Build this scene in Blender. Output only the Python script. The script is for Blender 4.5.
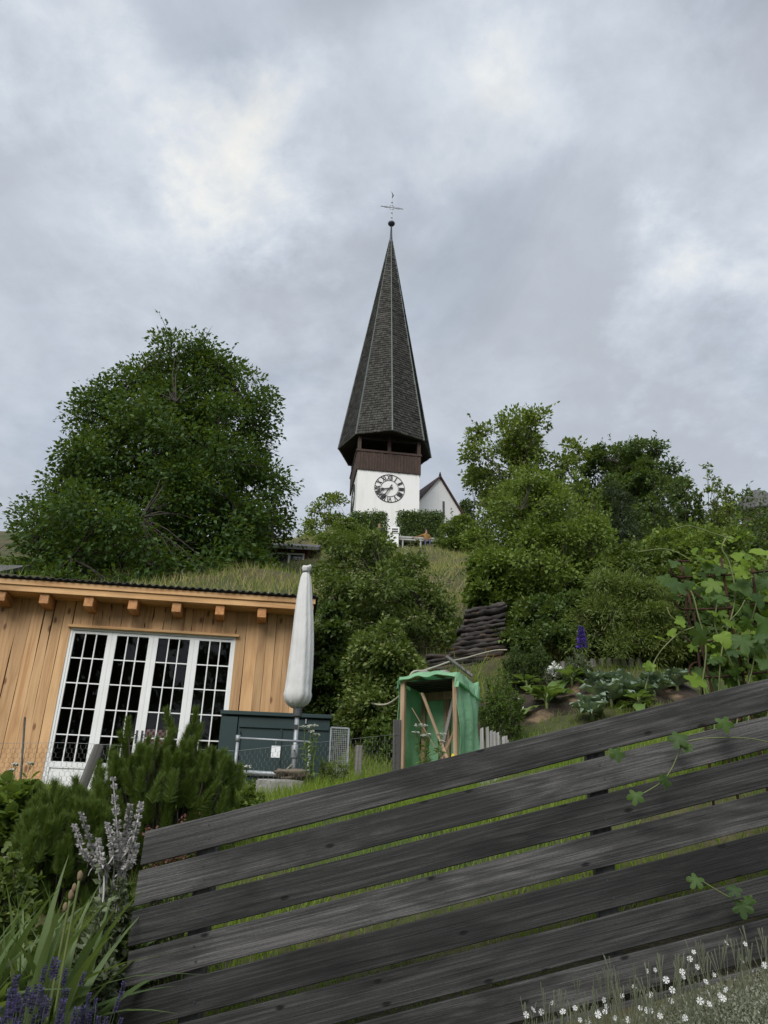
import bpy, bmesh, math, random
import numpy as np
from mathutils import Vector, Matrix

# ------------------------------------------------------------------ camera, sky, sun, exposure
for o in list(bpy.data.objects): bpy.data.objects.remove(o)
scene = bpy.context.scene
COL = scene.collection
EYE = np.array([0.0, 0.0, 1.6]); FPX = 770.0
_p, _r = math.radians(24.0), math.radians(1.6)
_fw = np.array([0, math.cos(_p), math.sin(_p)]); _up0 = np.array([0, -math.sin(_p), math.cos(_p)]); _ri0 = np.array([1.0, 0, 0])
_ri = _ri0*math.cos(_r)+_up0*math.sin(_r); _up = -_ri0*math.sin(_r)+_up0*math.cos(_r)
cd = bpy.data.cameras.new('camera'); cam = bpy.data.objects.new('camera', cd); COL.objects.link(cam)
cd.sensor_fit = 'VERTICAL'; cd.sensor_height = 24.0; cd.lens = FPX/1024*24.0
cd.clip_start = 0.05; cd.clip_end = 5000
m = Matrix.Identity(4)
for i in range(3):
    m[i][0] = _ri[i]; m[i][1] = _up[i]; m[i][2] = -_fw[i]; m[i][3] = EYE[i]
cam.matrix_world = m
scene.camera = cam
scene.view_settings.view_transform = 'Standard'; scene.view_settings.look = 'None'
scene.view_settings.exposure = 0.98; scene.view_settings.gamma = 1.0

def ray(u, v): return _fw+_ri*(u-384)/FPX+_up*(512-v)/FPX
def at(u, v, Y):
    d = ray(u, v); return EYE+d*(Y/d[1])
def pxm(P): return FPX/float((np.array(P)-EYE)@_fw)      # pixels per metre at a point

SUN_EL, SUN_AZ = math.radians(42), math.radians(200)     # azimuth clockwise from +Y (north): behind the camera, a little left
sd = bpy.data.lights.new('sun', 'SUN'); sun = bpy.data.objects.new('sun', sd); COL.objects.link(sun)
sd.energy = 1.5; sd.angle = math.radians(38); sd.color = (1.0, 0.97, 0.92)
sdir = Vector((math.sin(SUN_AZ)*math.cos(SUN_EL), math.cos(SUN_AZ)*math.cos(SUN_EL), math.sin(SUN_EL)))
sun.rotation_euler = (-sdir).to_track_quat('-Z', 'Y').to_euler(); sun.location = (0, -20, 40)

def sky_world():
    w = bpy.data.worlds.new('World'); scene.world = w; w.use_nodes = True
    nt = w.node_tree; N = nt.nodes; L = nt.links; N.clear()
    def n(t, **k):
        x = N.new(t)
        for a, b in k.items(): setattr(x, a, b)
        return x
    def math_(op, a, b=None, c=None, clamp=False):
        x = n('ShaderNodeMath', operation=op, use_clamp=clamp)
        for i, q in enumerate((a, b, c)):
            if q is None: continue
            if isinstance(q, (int, float)): x.inputs[i].default_value = q
            else: L.new(q, x.inputs[i])
        return x.outputs[0]
    out = n('ShaderNodeOutputWorld'); bg = n('ShaderNodeBackground'); L.new(bg.outputs[0], out.inputs[0])
    sky = n('ShaderNodeTexSky', sky_type='NISHITA', sun_disc=False); sky.sun_elevation = SUN_EL; sky.sun_rotation = SUN_AZ
    sky.air_density = 1.2; sky.dust_density = 1.5
    skm = n('ShaderNodeVectorMath', operation='SCALE'); L.new(sky.outputs[0], skm.inputs[0]); skm.inputs['Scale'].default_value = 0.085
    tc = n('ShaderNodeTexCoord'); D = tc.outputs['Generated']
    sep = n('ShaderNodeSeparateXYZ'); L.new(D, sep.inputs[0])
    zz = math_('ADD', math_('MAXIMUM', sep.outputs[2], 0.0), 0.32)
    cmb = n('ShaderNodeCombineXYZ'); L.new(math_('DIVIDE', sep.outputs[0], zz), cmb.inputs[0]); L.new(math_('DIVIDE', sep.outputs[1], zz), cmb.inputs[1])
    def noise(scale, detail, rough, dist, off):
        mp = n('ShaderNodeMapping'); mp.inputs['Location'].default_value = off; L.new(cmb.outputs[0], mp.inputs[0])
        x = n('ShaderNodeTexNoise'); L.new(mp.outputs[0], x.inputs['Vector'])
        x.inputs['Scale'].default_value = scale; x.inputs['Detail'].default_value = detail; x.inputs['Roughness'].default_value = rough; x.inputs['Distortion'].default_value = dist
        return x.outputs[0]
    n1 = noise(1.5, 7, 0.52, 0.2, (3.1, 1.7, 0.4)); n2 = noise(4.6, 10, 0.60, 0.25, (7.3, 2.2, 1.4)); n3 = noise(14.0, 8, 0.62, 0.2, (1.3, 5.2, 3.4))
    # thickness of the cloud layer and the thin places of it
    base = math_('ADD', math_('MULTIPLY', n1, 0.46), math_('ADD', math_('MULTIPLY', n2, 0.36), math_('MULTIPLY', n3, 0.18)))
    wn = n('ShaderNodeTexNoise'); L.new(cmb.outputs[0], wn.inputs['Vector']); wn.inputs['Scale'].default_value = 3.2; wn.inputs['Detail'].default_value = 7; wn.inputs['Roughness'].default_value = .6
    wv = n('ShaderNodeVectorMath', operation='SUBTRACT'); L.new(wn.outputs['Color'], wv.inputs[0]); wv.inputs[1].default_value = (.5, .5, .5)
    ws = n('ShaderNodeVectorMath', operation='SCALE'); L.new(wv.outputs[0], ws.inputs[0]); ws.inputs['Scale'].default_value = .42
    wa = n('ShaderNodeVectorMath', operation='ADD'); L.new(D, wa.inputs[0]); L.new(ws.outputs[0], wa.inputs[1]); wd = n('ShaderNodeVectorMath', operation='NORMALIZE'); L.new(wa.outputs[0], wd.inputs[0])
    thin = None
    for (u, v, rad, amp) in SKY_THIN:
        d = ray(u, v); d = d/np.linalg.norm(d)
        dt = n('ShaderNodeVectorMath', operation='DOT_PRODUCT'); L.new(wd.outputs[0], dt.inputs[0]); dt.inputs[1].default_value = tuple(d)
        mr = n('ShaderNodeMapRange', interpolation_type='SMOOTHERSTEP'); L.new(dt.outputs['Value'], mr.inputs[0])
        mr.inputs[1].default_value = math.cos(math.radians(rad)); mr.inputs[2].default_value = 1.0; mr.inputs[3].default_value = 0; mr.inputs[4].default_value = amp
        thin = mr.outputs[0] if thin is None else math_('ADD', thin, mr.outputs[0])
    lum = math_('ADD', base, math_('MULTIPLY', thin, math_('ADD', math_('MULTIPLY', math_('SUBTRACT', n2, 0.5), 3.0), math_('ADD', 0.85, math_('MULTIPLY', math_('SUBTRACT', n3, 0.5), 1.2)))))
    cr = n('ShaderNodeValToRGB'); L.new(lum, cr.inputs[0]); e = cr.color_ramp; e.interpolation = 'B_SPLINE'
    for i, (pos, c) in enumerate(((0.26, (0.365, 0.395, 0.448)), (0.42, (0.445, 0.485, 0.548)), (0.52, (0.515, 0.565, 0.645)), (0.62, (0.600, 0.648, 0.718)), (0.76, (0.74, 0.765, 0.775)), (0.95, (0.90, 0.875, 0.81)))):
        el = e.elements[i] if i < 2 else e.elements.new(pos)
        el.position = pos; el.color = (*c, 1)
    cov = n('ShaderNodeMapRange'); L.new(noise(2.3, 6, 0.55, 0.4, (9.1, 4.4, 2.2)), cov.inputs[0])
    cov.inputs[1].default_value = 0.30; cov.inputs[2].default_value = 0.50; cov.inputs[3].default_value = 0.70; cov.inputs[4].default_value = 1.0
    mx = n('ShaderNodeMix', data_type='RGBA'); L.new(cov.outputs[0], mx.inputs[0]); L.new(skm.outputs[0], mx.inputs[6]); L.new(cr.outputs[0], mx.inputs[7])
    L.new(mx.outputs[2], bg.inputs[0]); bg.inputs[1].default_value = 0.565
SKY_THIN = [(268, 150, 9, 0.20), (190, 160, 9, 0.09), (455, 105, 9, 0.11), (690, 352, 8, 0.16), (8, 30, 9, 0.16), (750, 235, 9, 0.12), (150, 250, 9, 0.07), (330, 380, 9, 0.05), (610, 70, 10, 0.08), (380, 40, 9, -0.08), (560, 230, 14, -0.06), (335, 190, 7, -0.06), (60, 200, 9, -0.05), (700, 420, 9, -0.06)]
sky_world()

# ------------------------------------------------------------------ helpers: objects
def tag(o, label=None, cat=None, group=None, kind=None):
    if label: o['label'] = label
    if cat: o['category'] = cat
    if group: o['group'] = group
    if kind: o['kind'] = kind
    return o
def empty(name, loc, label, cat, group=None, rz=0.0):
    o = bpy.data.objects.new(name, None); COL.objects.link(o); o.location = tuple(loc); o.rotation_euler = (0, 0, rz); o.empty_display_size = 0.2
    return tag(o, label, cat, group)
def link(name, me, mat=None, parent=None, loc=None):
    if mat is not None and not me.materials: me.materials.append(mat)
    o = bpy.data.objects.new(name, me); COL.objects.link(o)
    if parent is not None: o.parent = parent
    if loc is not None: o.location = tuple(loc)
    return o
def inst(name, me, parent, M):
    o = bpy.data.objects.new(name, me); COL.objects.link(o); o.parent = parent; o.matrix_local = M
    return o
def npmesh(name, V, Fc, rnd=None, smooth=False):
    V = np.asarray(V, dtype=np.float32); Fc = np.asarray(Fc, dtype=np.int32); M, k = Fc.shape
    me = bpy.data.meshes.new(name); me.vertices.add(len(V)); me.vertices.foreach_set('co', V.ravel())
    me.loops.add(M*k); me.loops.foreach_set('vertex_index', Fc.ravel())
    me.polygons.add(M); me.polygons.foreach_set('loop_start', np.arange(M, dtype=np.int32)*k)
    if smooth: me.polygons.foreach_set('use_smooth', np.ones(M, dtype=bool))
    me.update(calc_edges=True)
    if rnd is not None:
        a = me.attributes.new('rnd', 'FLOAT', 'FACE'); a.data.foreach_set('value', np.asarray(rnd, dtype=np.float32))
    return me
def pyobj(name, V, Fc, mat, parent=None, smooth=False):
    me = bpy.data.meshes.new(name); me.from_pydata([tuple(map(float, v)) for v in V], [], Fc); me.update()
    if smooth:
        for p in me.polygons: p.use_smooth = True
    return link(name, me, mat, parent)

class MB:
    """collects boxes, tubes and lathes into one mesh"""
    def __init__(s): s.V = []; s.F = []
    def add(s, V, F):
        b = len(s.V); s.V += [tuple(map(float, v)) for v in V]; s.F += [tuple(i+b for i in f) for f in F]; return s
    def box(s, x0, x1, y0, y1, z0, z1, bev=0.0, M=None):
        if bev <= 0:
            V = [(x, y, z) for z in (z0, z1) for y in (y0, y1) for x in (x0, x1)]
            F = [(0, 2, 3, 1), (4, 5, 7, 6), (0, 1, 5, 4), (2, 6, 7, 3), (0, 4, 6, 2), (1, 3, 7, 5)]
        else:
            bm = bmesh.new(); r = bmesh.ops.create_cube(bm, size=1)
            for v in bm.verts: v.co = Vector(((x0+x1)/2+v.co.x*(x1-x0), (y0+y1)/2+v.co.y*(y1-y0), (z0+z1)/2+v.co.z*(z1-z0)))
            bmesh.ops.bevel(bm, geom=list(bm.edges), offset=bev, segments=1, affect='EDGES', profile=0.5)
            V = [v.co.copy() for v in bm.verts]; bm.verts.index_update(); F = [tuple(v.index for v in f.verts) for f in bm.faces]; bm.free()
        if M is not None: V = [M @ Vector(v) for v in V]
        return s.add(V, F)
    def bar(s, a, b, w, t, bev=0.0, up=(0, 0, 1)):
        """square bar from a to b, w across, t deep"""
        a = Vector(a); b = Vector(b); x = (b-a); L = x.length; x.normalize(); y = Vector(up).cross(x)
        if y.length < 1e-4: y = Vector((0, 1, 0)).cross(x)
        y.normalize(); z = x.cross(y)
        M = Matrix(((x.x, y.x, z.x, a.x), (x.y, y.y, z.y, a.y), (x.z, y.z, z.z, a.z), (0, 0, 0, 1)))
        return s.box(0, L, -w/2, w/2, -t/2, t/2, bev, M)
    def tube(s, path, rad, n=6, cap=True):
        P = [Vector(p) for p in path]; rad = [rad]*len(P) if isinstance(rad, (int, float)) else list(rad)
        V = []; up = Vector((0.13, 0.31, 0.94))
        for i, p in enumerate(P):
            t = (P[min(i+1, len(P)-1)]-P[max(i-1, 0)])
            if t.length < 1e-9: t = Vector((0, 0, 1))
            t.normalize(); a = t.cross(up)
            if a.length < 1e-3: a = t.cross(Vector((1, 0, 0)))
            a.normalize(); b = t.cross(a)
            V += [p+(a*math.cos(2*math.pi*k/n)+b*math.sin(2*math.pi*k/n))*rad[i] for k in range(n)]
        F = [(i*n+k, i*n+(k+1) % n, (i+1)*n+(k+1) % n, (i+1)*n+k) for i in range(len(P)-1) for k in range(n)]
        if cap: F += [tuple(range(n))[::-1], tuple((len(P)-1)*n+k for k in range(n))]
        return s.add(V, F)
    def lathe(s, prof, n=16, fn=None, cx=0, cy=0):
        V = []
        for i, (r, z) in enumerate(prof):
            for k in range(n):
                a = 2*math.pi*k/n; q = r*(fn(a, i/(len(prof)-1)) if fn else 1); V.append((cx+q*math.cos(a), cy+q*math.sin(a), z))
        m_ = len(prof)
        F = [(i*n+k, i*n+(k+1) % n, (i+1)*n+(k+1) % n, (i+1)*n+k) for i in range(m_-1) for k in range(n)]
        F += [tuple(range(n))[::-1], tuple((m_-1)*n+k for k in range(n))]
        return s.add(V, F)
    def build(s, name, mat, parent=None, smooth=False): return pyobj(name, s.V, s.F, mat, parent, smooth)
    def mesh(s, name, mat=None, smooth=False):
        me = bpy.data.meshes.new(name); me.from_pydata(s.V, [], s.F); me.update()
        if smooth:
            for p in me.polygons: p.use_smooth = True
        if mat: me.materials.append(mat)
        return me
def blob(r, seed, amp=0.25, sub=2, freq=1.7, flat=1.0):
    """a lumpy stone"""
    bm = bmesh.new(); bmesh.ops.create_icosphere(bm, subdivisions=sub, radius=1.0)
    from mathutils import noise as mn
    for v in bm.verts:
        k = 1+amp*mn.noise(v.co*freq+Vector((seed*7.1, seed*3.3, seed)))*2
        v.co = Vector((v.co.x*k*r[0], v.co.y*k*r[1], v.co.z*k*r[2]*flat))
    V = [v.co.copy() for v in bm.verts]; bm.verts.index_update(); F = [tuple(v.index for v in f.verts) for f in bm.faces]; bm.free()
    return V, F

# ------------------------------------------------------------------ helpers: materials
class NT:
    def __init__(s, name):
        s.m = bpy.data.materials.new(name); s.m.use_nodes = True; s.t = s.m.node_tree; s.N = s.t.nodes; s.L = s.t.links
        s.b = s.N['Principled BSDF']; s.out = s.N['Material Output']
    def n(s, t, **k):
        x = s.N.new(t)
        for a, b in k.items(): setattr(x, a, b)
        return x
    def put(s, q, sock):
        if isinstance(q, (int, float)): sock.default_value = q
        elif isinstance(q, tuple): sock.default_value = (*q, 1) if len(q) == 3 and sock.type == 'RGBA' else q
        else: s.L.new(q, sock)
    def math(s, op, a, b=None, clamp=False):
        x = s.n('ShaderNodeMath', operation=op, use_clamp=clamp); s.put(a, x.inputs[0])
        if b is not None: s.put(b, x.inputs[1])
        return x.outputs[0]
    def coord(s, kind='Object', scale=(1, 1, 1), rand=0.0):
        tc = s.n('ShaderNodeTexCoord'); mp = s.n('ShaderNodeMapping'); mp.inputs['Scale'].default_value = scale
        v = tc.outputs[kind]
        if rand:
            oi = s.n('ShaderNodeObjectInfo'); a = s.n('ShaderNodeVectorMath', operation='ADD'); s.L.new(v, a.inputs[0])
            c = s.n('ShaderNodeCombineXYZ'); r = s.math('MULTIPLY', oi.outputs['Random'], rand)
            for i in range(3): s.L.new(r, c.inputs[i])
            s.L.new(c.outputs[0], a.inputs[1]); v = a.outputs[0]
        s.L.new(v, mp.inputs[0]); return mp.outputs[0]
    def noise(s, vec, scale, detail=4, rough=0.55, dist=0.0):
        x = s.n('ShaderNodeTexNoise'); s.L.new(vec, x.inputs['Vector'])
        x.inputs['Scale'].default_value = scale; x.inputs['Detail'].default_value = detail; x.inputs['Roughness'].default_value = rough; x.inputs['Distortion'].default_value = dist
        return x.outputs[0]
    def ramp(s, f, stops, interp='LINEAR'):
        x = s.n('ShaderNodeValToRGB'); s.put(f, x.inputs[0]); e = x.color_ramp; e.interpolation = interp
        for i, (p, c) in enumerate(stops):
            el = e.elements[i] if i < 2 else e.elements.new(p)
            el.position = p; el.color = (*c, 1) if isinstance(c, tuple) else (c, c, c, 1)
        return x.outputs[0]
    def mix(s, f, a, b, mode='MIX'):
        x = s.n('ShaderNodeMix', data_type='RGBA', blend_type=mode); s.put(f, x.inputs[0]); s.put(a, x.inputs[6]); s.put(b, x.inputs[7]); return x.outputs[2]
    def bump(s, h, strength=0.3, dist=0.01):
        x = s.n('ShaderNodeBump'); x.inputs['Strength'].default_value = strength; x.inputs['Distance'].default_value = dist; s.put(h, x.inputs['Height'])
        s.L.new(x.outputs[0], s.b.inputs['Normal'])
    def done(s, col, rough=0.7, metal=0.0, spec=None):
        s.put(col, s.b.inputs['Base Color']); s.put(rough, s.b.inputs['Roughness']); s.b.inputs['Metallic'].default_value = metal
        if spec is not None: s.b.inputs['Specular IOR Level'].default_value = spec
        return s.m
def plain(name, c, rough=0.7, metal=0.0, var=0.18, scale=8.0, spec=None, bump=0.0):
    t = NT(name); v = t.coord(rand=9.0); f = t.noise(v, scale, 5, 0.6)
    k = t.ramp(f, ((0.3, tuple(q*(1-var) for q in c)), (0.7, tuple(min(1, q*(1+var)) for q in c))))
    if bump: t.bump(t.noise(v, scale*6, 4, 0.6), bump, 0.01)
    return t.done(k, rough, metal, spec)
def leafmat(name, c0, c1, trans=0.3, rough=0.55, c2=None, spec=0.35):
    """leaf: tint picked leaf by leaf, light coming through"""
    t = NT(name); a = t.n('ShaderNodeAttribute', attribute_name='rnd', attribute_type='GEOMETRY')
    oi = t.n('ShaderNodeObjectInfo')
    f = t.math('FRACT', t.math('ADD', a.outputs['Fac'], oi.outputs['Random']))
    col = t.ramp(f, ((0.0, c0), (0.85, c1), (1.0, c2 or c1)))
    t.put(col, t.b.inputs['Base Color']); t.b.inputs['Roughness'].default_value = rough; t.b.inputs['Specular IOR Level'].default_value = spec
    tr = t.n('ShaderNodeBsdfTranslucent'); t.L.new(t.mix(0.6, col, (0.30, 0.42, 0.04), 'MIX'), tr.inputs[0])
    mx = t.n('ShaderNodeMixShader'); mx.inputs[0].default_value = trans
    t.L.new(t.b.outputs[0], mx.inputs[1]); t.L.new(tr.outputs[0], mx.inputs[2]); t.L.new(mx.outputs[0], t.out.inputs[0])
    return t.m
def wood(name, c0, c1, c2, axis=0, fine=55.0, ring=26.0, knots=True, rough=0.75, bump=0.35, objvar=0.25, knotscale=2.4, knotcol=None, streak=None, thick=1, mixl=.38, blotch=.55, knotamt=.45, along=.03, tone=False, krad=(.05, .12), rough_sawn=0, blotlen=1.0, blotscale=1.7, blotdark=.42, blotramp=((0.35, 0.0), (0.72, 1.0))):
    """sawn wood; the grain runs along the given local axis"""
    t = NT(name); st = [1.0, 1.0, 1.0]; st[axis] = 0.10
    v = t.coord(scale=tuple(st), rand=17.0)
    big = t.noise(v, 3.2, 3, 0.5, 0.6)                                   # contour figure
    lines = t.math('ABSOLUTE', t.math('SINE', t.math('MULTIPLY', big, ring)))
    st2 = [1.0]*3; st2[axis] = along; fn = t.noise(t.coord(scale=tuple(st2), rand=17.0), fine, 5, 0.65)
    f = t.math('ADD', t.math('MULTIPLY', lines, mixl), t.math('MULTIPLY', fn, 1-mixl))
    if rough_sawn: f = t.math('ADD', f, t.math('MULTIPLY', t.math('SUBTRACT', t.noise(t.coord(scale=tuple([.25 if i == axis else 1.0 for i in range(3)]), rand=3.0), 330, 3, .7), .5), rough_sawn))
    col = t.ramp(f, ((0.22, c0), (0.52, c1), (0.80, c2)))
    blot = t.noise(t.coord(scale=tuple([blotlen if i == axis else 1.0 for i in range(3)]), rand=5.0), blotscale, 5, 0.6)
    col = t.mix(t.math('MULTIPLY', t.ramp(blot, blotramp), blotch), col, tuple(q*blotdark for q in c1), 'MIX')
    if streak: col = t.mix(t.ramp(t.noise(t.coord(scale=tuple(st2), rand=31.0), 9.0, 3, 0.5), ((0.60, 0.0), (0.70, 0.85))), col, streak)
    hgt = f
    if knots:
        ks = [1.0]*3; ks[axis] = 0.45; ks[thick] = 0.0
        vo = t.n('ShaderNodeTexVoronoi', voronoi_dimensions='2D'); sx = t.n('ShaderNodeSeparateXYZ'); t.L.new(t.coord(scale=tuple(ks), rand=23.0), sx.inputs[0]); cx = t.n('ShaderNodeCombineXYZ'); o2 = [i for i in range(3) if i not in (axis, thick)][0]; t.L.new(sx.outputs[axis], cx.inputs[0]); t.L.new(sx.outputs[o2], cx.inputs[1]); t.L.new(cx.outputs[0], vo.inputs['Vector']); vo.inputs['Scale'].default_value = knotscale; vo.inputs['Randomness'].default_value = 1.0
        sc = t.n('ShaderNodeSeparateColor'); t.L.new(vo.outputs['Color'], sc.inputs[0])
        on = t.math('GREATER_THAN', sc.outputs[0], knotamt)
        k = t.math('MULTIPLY', t.ramp(vo.outputs['Distance'], ((krad[0], 1.0), (krad[1], 0.0))), on)
        col = t.mix(k, col, knotcol or tuple(q*0.28 for q in c0)); hgt = t.math('SUBTRACT', f, t.math('MULTIPLY', k, 0.6))
    oi = t.n('ShaderNodeObjectInfo'); g = t.math('ADD', 1-objvar/2, t.math('MULTIPLY', oi.outputs['Random'], objvar))
    hs = t.n('ShaderNodeHueSaturation'); t.L.new(col, hs.inputs['Color']); t.L.new(g, hs.inputs['Value'])
    t.bump(hgt, bump, 0.006); fin = hs.outputs[0]
    if tone: fin = t.mix(1.0, fin, oi.outputs['Color'], 'MULTIPLY')     # each board weathered to its own tone
    return t.done(fin, rough)

# ------------------------------------------------------------------ the lie of the land
_LY = [-3000, -600, -3, 1.2, 2.2, 3.0, 3.8, 5.0, 6.5, 8.0, 9.0, 15.6, 16.8, 18, 20, 25, 35, 45, 53, 60, 100, 600, 3000]
_LZ = [-4, -1, -0.02, 0, 0.60, 0.85, 0.92, 1.25, 1.70, 2.03, 2.12, 2.25, 6.2, 7.3, 8.2, 10.35, 14.7, 19.15, 22.8, 23.8, 24.4, 40, 60]
_RY = [-3000, -600, -3, 1.2, 2.0, 3.0, 3.8, 5.0, 6.5, 8.0, 9.0, 10, 11, 12, 13, 14, 16, 18, 20, 25, 35, 45, 53, 60, 100, 600, 3000]
_RZ = [-4, -1, -0.02, 0, 0.42, 0.52, 0.64, 1.24, 1.86, 2.20, 2.32, 2.56, 3.00, 3.60, 4.25, 5.00, 6.2, 7.3, 8.2, 10.35, 14.7, 19.15, 22.8, 23.8, 24.4, 40, 60]
def ss(a, b, x):
    t = np.clip((x-a)/(b-a), 0, 1); return t*t*(3-2*t)
def hgt(x, y):
    x = np.asarray(x, dtype=float); y = np.asarray(y, dtype=float)
    l = sum(np.interp(y+d, _LY, _LZ) for d in (-.2, 0, .2))/3; r = sum(np.interp(y+d, _RY, _RZ) for d in (-.3, 0, .3))/3
    k = ss(-1.15, -0.25, x)
    w1 = ss(1.6, 2.8, y)*(1-ss(5.5, 8.0, y)); w2 = ss(6.5, 8.5, y)*(1-ss(11, 19, y))
    z = l*(1-k)+r*k+0.28*np.clip(x, -1.15, 3.5)*w1+0.26*np.clip(x-1.0, 0, 2.4)*w2
    far = ss(14, 24, y)*(1-ss(48, 53, y))
    return z+far*(0.25*np.sin(x*0.7+y*0.5)+0.18*np.sin(x*1.3-y*0.9+1.0))+0.02*np.sin(x*5+y*3)*ss(3, 5, y)
def H(x, y): return float(hgt(x, y))
def G(u, v, lo=2.0, hi=70.0):
    """where the line of sight through a spot of the picture meets the ground"""
    d = ray(u, v); Y = lo
    while Y < hi:
        P = EYE+d*(Y/d[1])
        if P[2] <= H(P[0], P[1]): return P
        Y += 0.03+Y*0.002
    return EYE+d*(hi/d[1])

# ------------------------------------------------------------------ materials of the built things
M_fence = wood('weathered_board', (0.008, 0.008, 0.008), (0.066, 0.0648, 0.0645), (0.190, 0.186, 0.182), axis=0, fine=105, ring=42, rough=0.85, bump=1.0, objvar=0.1, knotscale=5.6, knotcol=(0.006, 0.006, 0.006), mixl=.13, blotch=.80, knotamt=.40, along=.013, tone=True, krad=(.026, .070), rough_sawn=.34, blotlen=.30, blotscale=4.5, blotdark=.22, blotramp=((0.44, 0.0), (0.62, 1.0)))
M_post = wood('weathered_post', (0.035, 0.034, 0.033), (0.085, 0.082, 0.078), (0.16, 0.155, 0.15), axis=2, knots=False, objvar=0.4)
M_log = wood('old_log', (0.014, 0.012, 0.011), (0.042, 0.036, 0.032), (0.095, 0.083, 0.075), axis=0, fine=40, ring=18, rough=0.9, bump=0.9, objvar=0.5, knots=False, streak=(0.13, 0.062, 0.028))
M_larch = wood('fresh_larch', (0.37, 0.200, 0.084), (0.53, 0.312, 0.143), (0.635, 0.410, 0.208), axis=2, fine=70, ring=16, rough=0.65, bump=0.25, objvar=0.40, knotscale=4.0, knotcol=(0.20, 0.085, 0.03), streak=(0.36, 0.17, 0.06), blotch=.18, knotamt=.6, mixl=.28)
M_larchx = wood('fresh_larch_beam', (0.42, 0.20, 0.07), (0.60, 0.335, 0.13), (0.72, 0.44, 0.20), axis=0, fine=38, ring=20, rough=0.6, bump=0.2, objvar=0.2, knots=False)
M_rafter = wood('rafter_end', (0.36, 0.14, 0.04), (0.52, 0.235, 0.075), (0.62, 0.31, 0.11), axis=1, fine=38, ring=30, rough=0.6, bump=0.2, objvar=0.3, knots=False)
M_brown = wood('belfry_board', (0.022, 0.011, 0.007), (0.046, 0.023, 0.014), (0.075, 0.039, 0.024), axis=2, knots=False, fine=20, objvar=0.2)
M_darkwood = plain('dark_soffit', (0.022, 0.016, 0.013), 0.9)
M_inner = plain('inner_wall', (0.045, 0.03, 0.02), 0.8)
M_lath = wood('pale_lath', (0.20, 0.13, 0.075), (0.34, 0.235, 0.14), (0.46, 0.34, 0.22), axis=2, knots=False, objvar=0.4)
M_greylath = wood('grey_lath', (0.06, 0.055, 0.05), (0.13, 0.12, 0.11), (0.22, 0.21, 0.195), axis=2, knots=False, objvar=0.5)
M_palepicket = wood('pale_picket', (0.20, 0.195, 0.185), (0.36, 0.35, 0.335), (0.52, 0.51, 0.49), axis=2, knots=False, objvar=0.3)
def plaster_mat():
    t = NT('white_plaster'); st = t.noise(t.coord(scale=(1, 1, .12)), 2.2, 6, .65); sp = t.noise(t.coord(), .8, 5, .6)
    c = t.mix(t.math('MULTIPLY', t.ramp(st, ((.50, 0.0), (.78, 1.0))), .35), (0.80, 0.795, 0.78), (0.52, 0.51, 0.48)); c = t.mix(t.math('MULTIPLY', t.ramp(sp, ((.45, 0.0), (.75, 1.0))), .2), c, (0.66, 0.65, 0.62)); t.bump(t.noise(t.coord(), 9, 4, .6), .2, .02)
    return t.done(c, .9)
M_plaster = plaster_mat()
M_paint = plain('white_paint', (0.78, 0.79, 0.78), 0.45, var=0.05, scale=3)
M_black = plain('black_paint', (0.018, 0.018, 0.02), 0.5)
M_galv = plain('galvanised_steel', (0.34, 0.36, 0.38), 0.55, metal=0.5, var=0.15, scale=20)
M_wire = plain('netting_wire', (0.30, 0.31, 0.31), 0.5, metal=0.5)
M_green_steel = plain('green_steel', (0.015, 0.036, 0.036), 0.42, var=0.15, scale=3, spec=0.5)
M_roofblack = plain('black_corrugated', (0.016, 0.015, 0.016), 0.6)
M_rust = plain('rusty_iron', (0.055, 0.022, 0.013), 0.9, var=0.4, scale=30, bump=0.4)
M_copper = plain('weathered_flashing', (0.105, 0.122, 0.112), 0.6, var=0.2, scale=2)
M_iron = plain('dark_iron', (0.05, 0.055, 0.07), 0.5, metal=0.3)
M_redroof = plain('brown_tile', (0.075, 0.038, 0.032), 0.8, scale=6)
M_slate = plain('grey_slate', (0.10, 0.098, 0.10), 0.8, scale=4, var=0.3)
M_concrete = plain('grey_concrete', (0.30, 0.29, 0.27), 0.9, scale=9, var=0.2, bump=0.4)
M_stone = plain('field_stone', (0.20, 0.185, 0.165), 0.9, scale=5, var=0.4, bump=0.6)
M_sack = plain('jute_sack', (0.17, 0.135, 0.10), 0.95, scale=14, var=0.3, bump=0.5)
M_hose = plain('pale_hose', (0.42, 0.40, 0.31), 0.6)
def cover_mat():
    t = NT('parasol_cover'); a = t.noise(t.coord(scale=(1, 1, .3)), 9, 5, .6, .8); b = t.noise(t.coord(), 2.5, 5, .6)
    t.bump(a, .55, .03); return t.done(t.ramp(b, ((.3, (0.55, 0.55, 0.535)), (.7, (0.68, 0.68, 0.67)))), .8)
M_cover = cover_mat()
M_cuff = plain('grey_cuff', (0.09, 0.095, 0.10), 0.5)
M_paper = plain('white_paper', (0.75, 0.76, 0.77), 0.7, var=0.04)
M_yellow = plain('yellow_plastic', (0.62, 0.50, 0.03), 0.4, var=0.1)
M_blue = plain('blue_plastic', (0.10, 0.30, 0.42), 0.4, var=0.1)
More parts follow.
